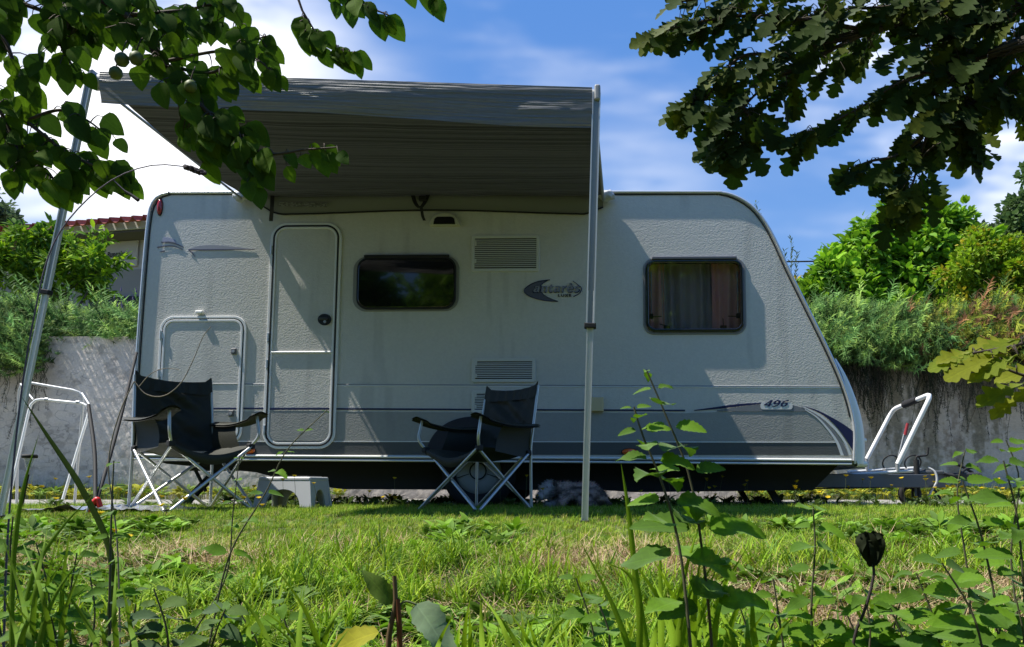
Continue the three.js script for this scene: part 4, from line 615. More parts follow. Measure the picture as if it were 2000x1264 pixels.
function leafyTree(spec) {
  // spec.branches: [[points], r0, r1, leaves, spread]; the largest 300 leaves in view are parts, the rest one mass
  const { o, geos, mats, place, seed, branches } = spec, r = rng(seed), seen = [], rest = [];
  for (const [pts, r0, r1, n, spread, t0 = 0.1, inView = true, sc = 1] of branches) {
    const c = new THREE.CatmullRomCurve3(pts.map((p) => p.clone().sub(o.position)));
    if (r0 > 0) part(o, 'branch', taperTube(c.points, r0, r1, 24, 6), r0 > 0.03 ? mBark : mTwig);
    const petioles = [];
    for (let k = 0; k < n; k++) {
      const u = t0 + (1 - t0) * ((k + r()) / n), p = c.getPoint(Math.min(1, u)), d = c.getTangent(Math.min(1, u));
      const off = V(r() - 0.5, r() - 0.55, r() - 0.5).normalize().multiplyScalar(spread * (0.25 + 0.75 * r()) * (1 - 0.45 * u)), q = p.clone().add(off);
      if (inView) petioles.push(taperTube([p, p.clone().lerp(q, 0.5).add(V(0, 0.008, 0)), q], 0.0016, 0.0009, 3, 3));
      const m = place(q, d, off, r, sc); (inView ? seen : rest).push([m, Math.floor(r() * geos.length), Math.floor(r() * mats.length)]);
    }
    if (petioles.length && r0 > 0) part(o, 'twig', merge(petioles), mTwig);
  }
  const mesh = seen.splice(0, 285), left = [...seen, ...rest];
  for (const [m, g, k] of mesh) { const p = part(o, 'leaf', geos[g], mats[k]); p.applyMatrix4(m); }
  if (left.length) for (let g = 0; g < geos.length; g++) { const l = left.filter((e) => e[1] === g).map((e) => [e[0]]); if (l.length) stuffPart(o, 'leaves', geos[g], mats[g % mats.length], l); }
}
// ---------------------------------------------------------------- the pear tree overhanging from the left, near the camera
{
  const Z = 5.0, o = thing('pear_tree', 'pear tree whose leafy branches hang into the upper left', 'tree', [-2.5, groundY(-2.5, 5.5), 5.5]);
  const trunk = [V(-2.5, o.position.y - 0.05, 5.5), V(-2.46, 0.4, 5.48), V(-2.38, 1.1, 5.4), V(-2.2, 1.8, 5.3)].map((p) => p.sub(o.position));
  part(o, 'trunk', taperTube(trunk, 0.095, 0.055, 24, 12), mBark);
  const P = (px, py, dz = 0) => at(px, py, Z + dz), fork = V(-2.36, 1.2, 5.38), fork2 = V(-2.22, 1.75, 5.3);
  const geos = [leafGeo(0.053, 0.038, ovate, { curl: 0.16, fold: 0.22 }), leafGeo(0.047, 0.033, ovate, { curl: 0.05, fold: 0.3, wave: 0.12 }), leafGeo(0.044, 0.033, ovate, { curl: 0.3, fold: 0.12 })];
  const mats = [leafMat(0.10, 0.21, 0.012, 0.62), leafMat(0.14, 0.27, 0.012, 0.62), leafMat(0.065, 0.145, 0.014, 0.58)];
  const place = (q, d, off, r, s) => orient(q, V(0.55 * d.x + off.x * 6 + 0.5 * (r() - 0.5), -0.55 - 0.5 * r(), 0.5 * (r() - 0.5)), V(r() - 0.5, 0.35, 0.5 + 0.9 * r()), (0.75 + 0.45 * r()) * s);
  leafyTree({ o, geos, mats, place, seed: 301, branches: [
    [[fork2, P(-260, -150, 0.1), P(100, -40), P(250, 30), P(320, 120), P(400, 215), P(470, 275)], 0.020, 0.004, 74, 0.085, 0.38],
    [[P(400, 215), P(455, 262), P(520, 300), P(600, 292), P(655, 288)], 0.004, 0.0015, 17, 0.035, 0.1],
    [[P(330, 130), P(420, 140), P(470, 90), P(520, 70)], 0.004, 0.0015, 12, 0.045, 0.2],
    [[P(400, 215), P(460, 250), P(480, 310), P(500, 360)], 0.004, 0.0015, 17, 0.045, 0.1],
    [[P(250, 30), P(360, 20), P(440, 10), P(470, 55)], 0.005, 0.0015, 22, 0.06, 0.1],
    [[P(320, 120), P(440, 100), P(500, 115), P(540, 150)], 0.004, 0.0015, 15, 0.05, 0.15],
    [[P(100, -40), P(130, 40), P(120, 90), P(150, 140)], 0.006, 0.002, 26, 0.07, 0.1],
    [[fork, P(-240, 120, 0.05), P(-60, 170), P(50, 235), P(130, 300), P(200, 330), P(240, 345)], 0.014, 0.002, 40, 0.055, 0.42],
    [[P(-60, 170), P(20, 280), P(80, 330), P(130, 370)], 0.005, 0.002, 24, 0.06, 0.2],
    [[P(50, 235), P(120, 215), P(170, 235), P(215, 270)], 0.004, 0.0015, 11, 0.045, 0.2],
    [[P(-60, 60), P(0, 70), P(30, 130), P(60, 190)], 0.006, 0.002, 22, 0.08, 0.1],
    [[P(-80, -20), P(20, 0), P(110, 30), P(190, 50)], 0.007, 0.002, 40, 0.075, 0.1], [[P(60, -60), P(160, -20), P(260, 10), P(360, 40)], 0.006, 0.002, 34, 0.07, 0.1], [[P(-80, 120), P(-10, 200), P(20, 260), P(40, 330)], 0.006, 0.002, 30, 0.065, 0.1], [[P(280, 60), P(330, 170), P(390, 260), P(420, 300)], 0.004, 0.002, 20, 0.06, 0.2],
    [[fork2, P(-100, -420, 0.1), P(400, -230), P(560, -60), P(590, 20), P(610, 70), P(700, 112)], 0.014, 0.0015, 24, 0.035, 0.70],
    [[P(560, -60), P(640, -30), P(700, 5), P(760, 30)], 0.004, 0.0015, 13, 0.035, 0.3],
    [[P(400, -230), P(700, -90), P(800, -30), P(850, 10)], 0.004, 0.0015, 7, 0.03, 0.5],
    [[fork2, V(-2.0, 2.1, 5.6), V(-1.7, 2.3, 6.0), V(-1.4, 2.4, 6.2)], 0.03, 0.008, 170, 0.45, 0.1, false, 1.2],
    [[fork2, V(-2.4, 2.3, 5.1), V(-2.8, 2.6, 5.5), V(-3.2, 2.4, 5.9)], 0.03, 0.008, 330, 0.5, 0.1, false, 1.2],
  ] });
  for (const [px, py] of [[238, 116], [266, 113], [226, 142], [372, 168]]) { const p = P(px, py, 0.04).sub(o.position), s = rng(px)() * 0.2 + 0.7; const f = part(o, 'fruit', new THREE.LatheGeometry([[0, -0.016], [0.010, -0.014], [0.0155, -0.004], [0.014, 0.007], [0.007, 0.014], [0, 0.016]].map(([a, b]) => new THREE.Vector2(a * s, b * s)), 14), mat(0.085, 0.12, 0.02, 0.55)); f.position.copy(p); part(f, 'stalk', taperTube([V(0, 0.014, 0), V(0.004, 0.03, 0), V(0.002, 0.045, -0.01)], 0.0014, 0.0012, 5, 5), mTwig); }
}
// ---------------------------------------------------------------- the oak overhanging from the right
{
  const Z = 4.6, o = thing('oak_tree', 'oak with dark lobed leaves hanging into the upper right', 'tree', [1.95, groundY(1.95, 4.9), 4.9]);
  part(o, 'trunk', taperTube([V(0, -0.05, 0), V(-0.04, 0.6, -0.03), V(-0.16, 1.2, -0.10), V(-0.34, 1.75, -0.16), V(-0.4, 2.6, -0.1)], 0.17, 0.11, 30, 14), mBark);
  const P = (px, py, dz = 0) => at(px, py, Z + dz), limb = V(1.66, 1.3, 4.75), limb2 = V(1.6, 1.75, 4.74);
  const geos = [oakLeaf(0.088, 0.058, 0.15, 0.12, 0), oakLeaf(0.076, 0.049, 0.3, 0.28, 0), oakLeaf(0.070, 0.043, 0.2, 0.02, 0.15)];
  const mats = [leafMat(0.052, 0.098, 0.008, 0.56), leafMat(0.11, 0.15, 0.008, 0.56), leafMat(0.034, 0.066, 0.008, 0.5)];
  const place = (q, d, off, r, s) => orient(q, V(0.5 * d.x + off.x * 8 + 0.4 * (r() - 0.5), -0.45 + 0.6 * (r() - 0.55), 0.7 * (r() - 0.5)), V(r() - 0.5, 0.45, 0.4 + 0.8 * r()), (0.72 + 0.45 * r()) * s);
  const B = (a, n, sp, t0 = 0.1, r0 = 0.006) => [a, r0, 0.0018, Math.round(n * 1.4), sp, t0];
  leafyTree({ o, geos, mats, place, seed: 812, branches: [
    B([P(1700, 60), P(1580, 120), P(1480, 180), P(1440, 235), P(1430, 280)], 58, 0.10), B([P(1580, 120), P(1450, 110), P(1380, 190), P(1350, 220)], 32, 0.075), B([P(1700, 60), P(1500, 30), P(1380, 40), P(1300, 60)], 44, 0.085), B([P(1440, 200), P(1470, 240), P(1450, 275), P(1425, 295)], 18, 0.05),
    B([P(1900, 180), P(1820, 250), P(1795, 315), P(1780, 365), P(1755, 395)], 46, 0.10), B([P(1850, 130), P(1760, 160), P(1680, 210), P(1600, 250), P(1550, 268)], 28, 0.035, 0.1, 0.004), B([P(1800, 270), P(1750, 305), P(1700, 315), P(1650, 335)], 11, 0.03), B([P(1900, 180), P(1850, 230), P(1870, 260), P(1890, 280)], 30, 0.07), B([P(1900, 120), P(1960, 180), P(1985, 220)], 18, 0.06),
    B([P(2060, -20), P(1960, 40), P(1880, 80), P(1800, 90)], 50, 0.12), B([P(2040, 120), P(1960, 150), P(1900, 200), P(1840, 220)], 44, 0.11), B([P(1850, -20), P(1760, 10), P(1640, 20), P(1560, 40)], 44, 0.09), B([P(2030, 20), P(1930, 0), P(1820, 30)], 40, 0.10),
    [[limb, P(2100, 60, 0.1), P(1900, 120), P(1820, 180)], 0.035, 0.012, 60, 0.15, 0.45], [[limb2, P(2000, -80, 0.1), P(1850, 0), P(1700, 60), P(1560, 90)], 0.035, 0.008, 60, 0.15, 0.35], [[limb2, P(1900, -150), P(1650, -60), P(1450, -20), P(1330, 0)], 0.025, 0.006, 46, 0.10, 0.35],
    [[limb2, V(1.4, 2.0, 4.7), V(1.1, 2.0, 4.7), V(0.8, 1.85, 4.65)], 0.03, 0.008, 190, 0.36, 0.1, false, 1.25], [[limb2, V(1.5, 2.4, 4.9), V(1.2, 2.5, 5.1), V(0.9, 2.4, 5.2)], 0.03, 0.008, 220, 0.55, 0.1, false, 1.3], [[limb2, V(1.9, 2.4, 4.5), V(2.1, 2.6, 4.3), V(2.4, 2.5, 4.1)], 0.03, 0.008, 420, 0.6, 0.1, false, 1.3], [[limb, V(1.5, 1.6, 4.55), V(1.2, 1.62, 4.4), V(0.95, 1.55, 4.35)], 0.02, 0.006, 110, 0.26, 0.1, false, 1.2],
  ] });
}
{
  // a low sunlit twig of the same oak, close to the lens
  const o = scene.getObjectByName('oak_tree'), yl = [leafMat(0.30, 0.34, 0.012, 0.6), leafMat(0.24, 0.32, 0.012, 0.6)];
  const place = (q, d, off, r, s) => orient(q, V(-0.8 + 0.5 * (r() - 0.5), off.y * 8 - 0.2, 0.5 * (r() - 0.5)), V(0.5 * (r() - 0.5), 0.7, 0.6), (0.75 + 0.4 * r()) * s);
  leafyTree({ o, geos: [oakLeaf(0.088, 0.050, 0.15, 0.12, 0), oakLeaf(0.080, 0.046, 0.3, 0.2, 0.1)], mats: yl, place, seed: 77, branches: [[[V(1.72, 0.95, 4.78), V(1.35, 0.62, 5.05), at(2080, 640, 5.3), at(1985, 675, 5.35), at(1900, 690, 5.35)], 0.012, 0.0018, 9, 0.05, 0.66], [[at(2080, 700, 5.3), at(2020, 735, 5.3), at(1960, 720, 5.3)], 0.004, 0.0018, 6, 0.05, 0.2]] });
}
// ---------------------------------------------------------------- trees and shrubs further off: leaf clumps through the crown's volume
function clumpGeo(n, leaf, R, seed) { const r = rng(seed), l = []; for (let k = 0; k < n; k++) { const a = V(r() - 0.5, r() - 0.35, r() - 0.5).normalize(); l.push(leaf.clone().applyMatrix4(orient(a.clone().multiplyScalar(R * (0.3 + 0.7 * r())), a.clone().add(V(0, -0.25, 0)), V(r() - 0.5, 0.9, r() - 0.5), 0.7 + 0.5 * r()))); } return merge(l); }
const bigLeaf = leafGeo(0.16, 0.085, lance, { nv: 3, fold: 0.2, curl: 0.15 }), clumpsA = [1, 2].map((s) => clumpGeo(14, bigLeaf, 0.17, s)), fineLeaf = leafGeo(0.07, 0.045, ovate, { nv: 3, fold: 0.2, curl: 0.1 }), clumpsB = [3, 4].map((s) => clumpGeo(16, fineLeaf, 0.13, s));
const mFoliage = new THREE.MeshPhysicalMaterial({ color: rgb(1, 1, 1), roughness: 0.8, specularIntensity: 0.25, transmission: 0.5, thickness: 0, side: THREE.DoubleSide });
function crownTree(name, label, base, lobes, n, clumps, tint, seed, { size = 1, trunkR = 0.12, group, hollow = 0.45, category = 'tree', stems = 1 } = {}) {
  const o = thing(name, label, category, base, 0, group), r = rng(seed), vol = lobes.map((l) => l[3] * l[4] * (l[5] ?? l[3])), tot = vol.reduce((a, b) => a + b, 0);
  for (let s = 0; s < stems; s++) { const l = lobes[s % lobes.length], top = V(l[0], l[1], l[2]); part(o, 'trunk', taperTube([V((r() - 0.5) * 0.3 * (stems > 1 ? 1 : 0), -0.1, 0), V(top.x * 0.3 + 0.1 * (r() - 0.5), top.y * 0.4, top.z * 0.3), top.clone().multiplyScalar(0.8), top.clone().add(V(0, l[4] * 0.5, 0))], trunkR, trunkR * 0.25, 16, 8), mBark); }
  lobes.forEach((l, i) => { if (i) part(o, 'limb', taperTube([V(lobes[0][0] * 0.3, lobes[0][1] * 0.5, 0), V(l[0] * 0.6, lerp(lobes[0][1] * 0.6, l[1], 0.6), l[2] * 0.6), V(l[0], l[1], l[2])], trunkR * 0.5, trunkR * 0.1, 10, 6), mBark); });
  const sets = clumps.map(() => []);
  lobes.forEach((l, i) => { const m = Math.round(n * vol[i] / tot), nc = Math.max(6, Math.round(m / 15)); let cen, cr; for (let k = 0; k < m; k++) {
    if (k % Math.ceil(m / nc) === 0) { const e = V(r() - 0.5, r() - 0.42, r() - 0.5).normalize(), eq = 0.62 + 0.46 * r(); cen = V(l[0] + e.x * l[3] * eq, l[1] + e.y * l[4] * eq, l[2] + e.z * (l[5] ?? l[3]) * eq); cr = 0.16 + 0.22 * r(); }
    const loose = r() < 0.78;
    const d = V(r() - 0.5, r() - 0.5, r() - 0.5).normalize(), q = hollow + (1 - hollow) * Math.pow(r(), 0.7), bump = 0.78 + 0.45 * fbm(d.x * 2.2 + i * 9 + 20, d.y * 2.2 + 20, d.z * 2.2 + 20, 3);
    const p = loose ? V(cen.x + d.x * l[3] * q * cr, cen.y + d.y * l[4] * q * cr * 0.8, cen.z + d.z * (l[5] ?? l[3]) * q * cr) : V(l[0] + d.x * l[3] * q * bump * 0.85, l[1] + d.y * l[4] * q * bump * 0.85, l[2] + d.z * (l[5] ?? l[3]) * q * bump * 0.85);
    const f = 0.65 + 0.7 * r(), c = tint(r, p); sets[k % clumps.length].push([new THREE.Matrix4().compose(p, new THREE.Quaternion().setFromEuler(new THREE.Euler((r() - 0.5) * 1.2, r() * 6.3, (r() - 0.5) * 1.2)), V(1, 1, 1).multiplyScalar(size * (0.7 + 0.6 * r()))), rgb(c[0] * f, c[1] * f, c[2] * f)]); } });
  sets.forEach((s, i) => stuffPart(o, 'crown', clumps[i], mFoliage, s)); return o;
}
const onTerrace = (px, z) => { const p = at(px, 600, z); return [p.x, WALL_TOP - 0.08, z]; };
const lob = (base, list, z) => list.map(([px, py, rx, ry, dz = 0, rz]) => { const p = at(px, py, z + dz), s = F / (6.6 - z - dz); return [p.x - base[0], p.y - base[1], dz, rx / s, ry / s, rz ? rz / s : undefined]; });
{
  const green = (r) => (r() < 0.35 ? [0.25, 0.45, 0.018] : [0.14, 0.30, 0.016]), lime = (r) => (r() < 0.14 ? [0.38, 0.33, 0.02] : [0.24, 0.38, 0.015]), dull = () => [0.085, 0.15, 0.045], blue = () => [0.08, 0.13, 0.06];
  let b = onTerrace(1740, -13); crownTree('broadleaf_tree', 'round fresh green tree behind the rosemary to the right of the caravan', b, lob(b, [[1745, 555, 105, 105], [1650, 580, 75, 75, 0.4], [1840, 560, 85, 85, 0.2], [1610, 610, 55, 60, 0.5], [1760, 478, 80, 58, -0.3], [1690, 520, 70, 60, 0], [1850, 480, 70, 60, 0], [1700, 630, 90, 45, 0.8], [1840, 630, 80, 45, 0.6]], -13), 5200, clumpsA, green, 41, { size: 1.25, trunkR: 0.16 });
  b = onTerrace(1850, -17); crownTree('broadleaf_tree', 'grey-green treetop showing just behind the round green tree', b, lob(b, [[1840, 490, 70, 55], [1770, 470, 55, 42], [1900, 500, 60, 50], [1700, 560, 70, 70], [1830, 600, 130, 70]], -17), 2600, clumpsB, blue, 42, { size: 2.0, trunkR: 0.18 });
  b = onTerrace(1600, -15); crownTree('shrub', 'yellowing shrub against the sloping front edge of the caravan', b, lob(b, [[1580, 590, 42, 48], [1600, 630, 45, 40, 0.5], [1620, 560, 40, 35, -0.5]], -15), 800, clumpsB, (r) => (r() < 0.4 ? [0.36, 0.29, 0.02] : [0.12, 0.20, 0.02]), 43, { size: 1.6, trunkR: 0.07, category: 'shrub' });
  b = onTerrace(1960, -7.2); crownTree('elm_tree', 'yellow-green fine-leaved tree at the right edge behind the wall', b, lob(b, [[1930, 520, 80, 62, 0, 70], [1985, 600, 70, 60, 0.3, 60], [1890, 590, 52, 42, 0.2, 45], [1870, 540, 42, 34, 0.3, 40], [1960, 680, 70, 50, 0.4, 50], [2070, 560, 90, 110, 0, 80]], -7.2), 2500, clumpsB, lime, 44, { size: 1.0, trunkR: 0.06, hollow: 0.1, stems: 2 });
  b = onTerrace(2010, -16); crownTree('broadleaf_tree', 'tall dull green tree in the far right corner', b, lob(b, [[2010, 440, 60, 60], [1985, 500, 55, 60], [2080, 400, 90, 90], [2060, 540, 90, 80]], -16), 2200, clumpsB, dull, 45, { size: 2.0, trunkR: 0.2 });
  b = onTerrace(1800, -11.5); crownTree('hedge', 'hedge in shade below the round green tree', b, lob(b, [[1700, 668, 100, 26, 0, 60], [1850, 662, 110, 34, 0, 60], [1960, 655, 80, 34, 0, 60]], -11.5), 2200, clumpsB, green, 46, { size: 1.3, trunkR: 0.05, category: 'hedge', hollow: 0.2 });
  b = onTerrace(110, -6.4); crownTree('laurel_bush', 'bright green broad-leaved bush in front of the bungalow', b, lob(b, [[60, 500, 66, 55, 0, 60], [150, 510, 60, 55, 0.1, 55], [195, 520, 40, 36, 0.2, 40], [90, 455, 30, 28, 0, 30], [190, 470, 26, 22, 0.1, 25], [20, 540, 50, 50, 0, 50], [-60, 500, 80, 80, 0, 60], [120, 560, 110, 30, 0, 50]], -6.4), 900, [5, 6, 7].map((s) => clumpGeo(9, leafGeo(0.125, 0.050, lance, { nv: 5, fold: 0.3, curl: 0.12 }), 0.11, s)), (r) => (r() < 0.5 ? [0.26, 0.42, 0.016] : [0.10, 0.21, 0.018]), 47, { size: 0.95, trunkR: 0.035, category: 'bush', hollow: 0.25, stems: 3 });
  b = onTerrace(-10, -15); crownTree('broadleaf_tree', 'grey-green treetop above the bungalow roof at the left edge', b, lob(b, [[10, 440, 34, 18], [-60, 420, 70, 50]], -15), 600, clumpsB, blue, 48, { size: 1.6, trunkR: 0.14 });
  b = onTerrace(1545, -5.6); { const z = -5.6, o = thing('willow_shoot', 'thin leafy shoots rising behind the sloping caravan front', 'shrub', b), r = rng(9), g = leafGeo(0.075, 0.016, lance, { nv: 3, curl: 0.1 }), m = leafMat(0.11, 0.16, 0.05, 0.4); for (const [px, py, dz] of [[1545, 466, 0], [1532, 490, 0.1], [1556, 492, -0.1], [1476, 396, 0], [1540, 520, 0.2]]) { const t = at(px, py, z + dz).sub(o.position), pts = [V(t.x * 0.2, 0, 0), V(t.x * 0.6, t.y * 0.6, dz * 0.5), t]; part(o, 'shoot', taperTube(pts, 0.008, 0.002, 14, 5), mTwigGreen); const c = new THREE.CatmullRomCurve3(pts); for (let k = 0; k < 26; k++) { const u = 0.62 + 0.38 * k / 25, p = c.getPoint(u); part(o, 'leaf', g, m).applyMatrix4(orient(p, V(r() - 0.5, 0.35, r() - 0.5), V(r() - 0.5, 1, r() - 0.5), 1.1)); } } }
  // the trees that stand behind the photographer: the caravan's dark panes mirror them
  const behind = [[-7.2, 11.5, 3.7], [-2.6, 13, 3.9], [2.6, 12.5, 3.8], [7.2, 11.5, 3.7]];
  behind.forEach(([x, z, h], i) => crownTree('field_tree', ['green field tree outside the picture behind the camera, far left', 'green field tree outside the picture behind the camera, left of centre', 'green field tree outside the picture behind the camera, right of centre', 'green field tree outside the picture behind the camera, far right'][i], [x, groundY(x, z), z], [[0, h, 0, 2.7, 2.9, 2.0], [-1.1, h - 2.4, 0.3, 1.8, 1.8, 1.6], [1.2, h - 2.3, 0.2, 1.8, 1.8, 1.6]], 2400, clumpsA, green, 60 + i, { size: 1.9, trunkR: 0.16, group: 'trees behind the camera' }));
}
// ---------------------------------------------------------------- trailing rosemary over the wall
{
  const needle = grid(1, 2, (u, v) => V((u - 0.5) * 0.0075 * (1.1 - v), v * 0.042, -0.008 * v * v));
  const sprig = (L, bend, n, seed) => { const r = rng(seed), l = [], c = new THREE.CatmullRomCurve3([V(0, 0, 0), V(0, L * 0.5, bend * 0.25), V(0, L * (1 - Math.abs(bend) * 0.35), bend)]); l.push(taperTube(c.points, 0.0028, 0.0012, 6, 4)); for (let k = 0; k < n; k++) { const u = 0.08 + 0.92 * k / n, p = c.getPoint(u), t = c.getTangent(u), a = r() * 6.3; l.push(needle.clone().applyMatrix4(orient(p, t.clone().multiplyScalar(0.75).add(V(Math.cos(a), 0.0, Math.sin(a)).multiplyScalar(0.8)), t, 0.8 + 0.5 * r()))); } return merge(l); };
  const sprigs = [sprig(0.22, 0.06, 34, 1), sprig(0.30, 0.16, 44, 2)], strand = (L, seed) => { const r = rng(seed), pts = [V(0, 0, 0)]; for (let k = 1; k <= 6; k++) pts.push(V((r() - 0.5) * 0.05 * k ** 0.7, -L * k / 6, 0.03 + 0.04 * (r() - 0.4) + (k > 4 ? 0.02 * (k - 4) : 0))); const c = new THREE.CatmullRomCurve3(pts), l = [taperTube(pts, 0.0042, 0.0018, 12, 4)]; for (let k = 0; k < L * 55; k++) { const u = Math.pow(r(), 0.6), p = c.getPoint(u), a = r() * 6.3; l.push(needle.clone().applyMatrix4(orient(p, V(Math.cos(a), -0.35, Math.abs(Math.sin(a))), V(0, 1, 0.3), 0.7 + 0.4 * r()))); } return merge(l); };
  const strands = [strand(0.55, 1), strand(0.8, 2), strand(1.05, 3)], mSpr = new THREE.MeshPhysicalMaterial({ roughness: 0.8, specularIntensity: 0.25, transmission: 0.35, thickness: 0, side: THREE.DoubleSide }), mStr = mat(1, 1, 1, 0.9);
  function rosemary(label, x0, x1, height, n, ns, hang, tint, seed, back = 0) {
    const o = thing('rosemary_bush', label, 'bush', [(x0 + x1) / 2, WALL_TOP - 0.08, WALL_Z - 0.3 - back], 0, 'rosemary trailing over the wall'), r = rng(seed), A = [[], []], B = [[], [], []], w = (x1 - x0) / 2;
    for (let k = 0; k < 9; k++) { const x = (r() - 0.5) * 2 * w; part(o, 'stem', taperTube([V(x, 0, -0.3), V(x + 0.1, height * 0.4, 0.0), V(x + 0.1, height * 0.5, 0.34), V(x + 0.12, 0.02 - 0.3 * hang, 0.42)], 0.016, 0.006, 12, 6), mBark); }
    for (let k = 0; k < n; k++) { const u = r(), x = (u - 0.5) * 2 * w, prof = height * (0.05 + 1.55 * fbm((x + seed * 9) * 2.1 + 30, seed, 0, 3)) * Math.pow(Math.sin(clamp(u, 0.02, 0.98) * Math.PI), 0.25), a = r() * Math.PI * 1.08 - 0.22, q = 0.55 + 0.45 * r();
      const z = -0.10 + 0.56 * Math.cos(a) * q, y = 0.05 + prof * Math.sin(a) * q - (Math.cos(a) > 0.4 ? 0.42 * hang * r() : 0), out = V((r() - 0.5) * 1.1, 0.35 + Math.sin(a) * 1.0 - 0.75 * Math.max(0, Math.cos(a)) * hang, Math.cos(a) * 1.0 + 0.25 * (r() - 0.5)).normalize(); const c = tint(r, x), f = 0.3 + 1.25 * r();
      A[k % 2].push([orient(V(x, y, z), out, V(r() - 0.5, 0.3, 1), (0.95 + 0.6 * r()) * (r() < 0.06 ? 1.6 : 1)), rgb(c[0] * f, c[1] * f, c[2] * f)]); }
    for (let k = 0; k < ns; k++) { const u = r(), x = (u - 0.5) * 2 * w, f = 0.5 + 0.8 * r(), j = Math.min(2, Math.floor(r() * 3)), thick = fbm((x + seed * 5) * 1.3 + 60, seed + 7, 0, 2); if (thick < 0.42 && r() < 0.7) continue; const c = r() < 0.45 ? [0.095, 0.082, 0.055] : [0.050, 0.070, 0.032]; B[j].push([new THREE.Matrix4().compose(V(x, 0.06 - 0.35 * r() * hang, 0.33 + 0.13 * r()), new THREE.Quaternion().setFromEuler(new THREE.Euler((r() - 0.5) * 0.12, (r() - 0.5) * 1.5, (r() - 0.5) * 0.3)), V(1, (0.45 + 0.75 * r()) * hang, 1)), rgb(c[0] * f, c[1] * f, c[2] * f)]); }
    A.forEach((l, i) => stuffPart(o, 'foliage', sprigs[i], mSpr, l)); B.forEach((l, i) => l.length && stuffPart(o, 'hanging_strands', strands[i], mStr, l));
  }
  const X = (px) => at(px, 700, WALL_Z).x, grn = (r) => (r() < 0.3 ? [0.30, 0.44, 0.10] : [0.16, 0.30, 0.08]), mix = (r) => (r() < 0.22 ? [0.36, 0.19, 0.09] : r() < 0.5 ? [0.32, 0.36, 0.04] : [0.13, 0.24, 0.05]);
  rosemary('thick grey-green rosemary hanging over the wall beside the front of the caravan', X(1560), X(1830), 0.18, 1900, 480, 1.0, grn, 1);
  rosemary('browning yellow-green rosemary trailing over the wall behind the coupling', X(1790), X(2080), 0.20, 1300, 260, 0.95, mix, 2);
  rosemary('rosemary spilling low over the wall at the left edge of the picture', X(-120), X(100), 0.34, 1900, 300, 1.0, grn, 3);
  rosemary('low rosemary on top of the wall between the left awning leg and the caravan', X(85), X(300), 0.32, 1900, 0, 0.1, grn, 4, 0.42);
  const lav = thing('lavender', 'lavender spikes standing above the rosemary beside the caravan rear', 'lavender', [X(235), WALL_TOP - 0.06, WALL_Z - 0.5]), r = rng(15); for (let k = 0; k < 26; k++) { const x = (r() - 0.5) * 0.9, h = 0.45 + 0.35 * r(), t = V(x + 0.12 * (r() - 0.5), h, 0.2 * (r() - 0.5)); const s = part(lav, 'stalk', taperTube([V(x * 0.6, 0, 0), V(x * 0.9, h * 0.5, 0), t], 0.003, 0.002, 6, 4), mTwigGreen); part(s, 'flower_spike', new THREE.ConeGeometry(0.011, 0.075, 6, 3).translate(t.x, t.y + 0.03, t.z), mat(0.10, 0.075, 0.16, 0.9)); }
}

// ================================================================ lawn, weeds and wildflowers
const inFrame = (x, z, m = 0.5) => { const d = 6.6 - z; return x > -0.72 * d - m && x < 0.53 * d + m; };
function blade(L, w, bend, az, x0 = 0, z0 = 0, segs = 3, twist = 0) { const g = grid(1, segs, (u, v) => { const b = bend * v * v, ww = w * (1 - Math.pow(v, 1.6)) + 0.0004; return V((u - 0.5) * ww + 0.0, L * v * (1 - 0.35 * bend * bend * v), b * L + twist * (u - 0.5) * w * v); }); return g.rotateY(az).translate(x0, 0, z0); }
function tuft(n, h0, h1, w, spread, bend, seed, segs = 3) { const r = rng(seed), l = []; for (let k = 0; k < n; k++) l.push(blade(lerp(h0, h1, r()), w * (0.7 + 0.6 * r()), bend * (0.3 + r()), r() * 6.3, (r() - 0.5) * spread, (r() - 0.5) * spread, segs)); return merge(l); }
const mGrass = new THREE.MeshPhysicalMaterial({ roughness: 0.75, specularIntensity: 0.3, transmission: 0.42, thickness: 0, side: THREE.DoubleSide }), mStraw = mat(1, 1, 1, 0.9);
function scatter(name, label, category, geos, material, count, seed, pick) {
  const r = rng(seed), sets = geos.map(() => []); let guard = 0, made = 0;
  while (made < count && guard++ < count * 12) { const e = pick(r); if (!e) continue; const [x, z, s, c, tilt = 0.15, lift = -0.004] = e; const f = 0.7 + 0.6 * r(); sets[made % geos.length].push([new THREE.Matrix4().compose(V(x, groundY(x, z) + lift, z), new THREE.Quaternion().setFromEuler(new THREE.Euler((r() - 0.5) * tilt * 2, r() * 6.3, (r() - 0.5) * tilt * 2)), V(s, s * (0.75 + 0.5 * r()), s)), rgb(c[0] * f, c[1] * f, c[2] * f)]); made++; }
  geos.forEach((g, i) => { const m = stuffPart(scene, numbered(name), g, material, sets[i]); m.userData = { kind: 'stuff', label: label[i] ?? label[0], category }; });
}
const GREEN = (r) => { const k = r(); return k < 0.45 ? [0.22, 0.38, 0.02] : k < 0.78 ? [0.36, 0.46, 0.035] : k < 0.92 ? [0.12, 0.25, 0.02] : [0.46, 0.40, 0.13]; };
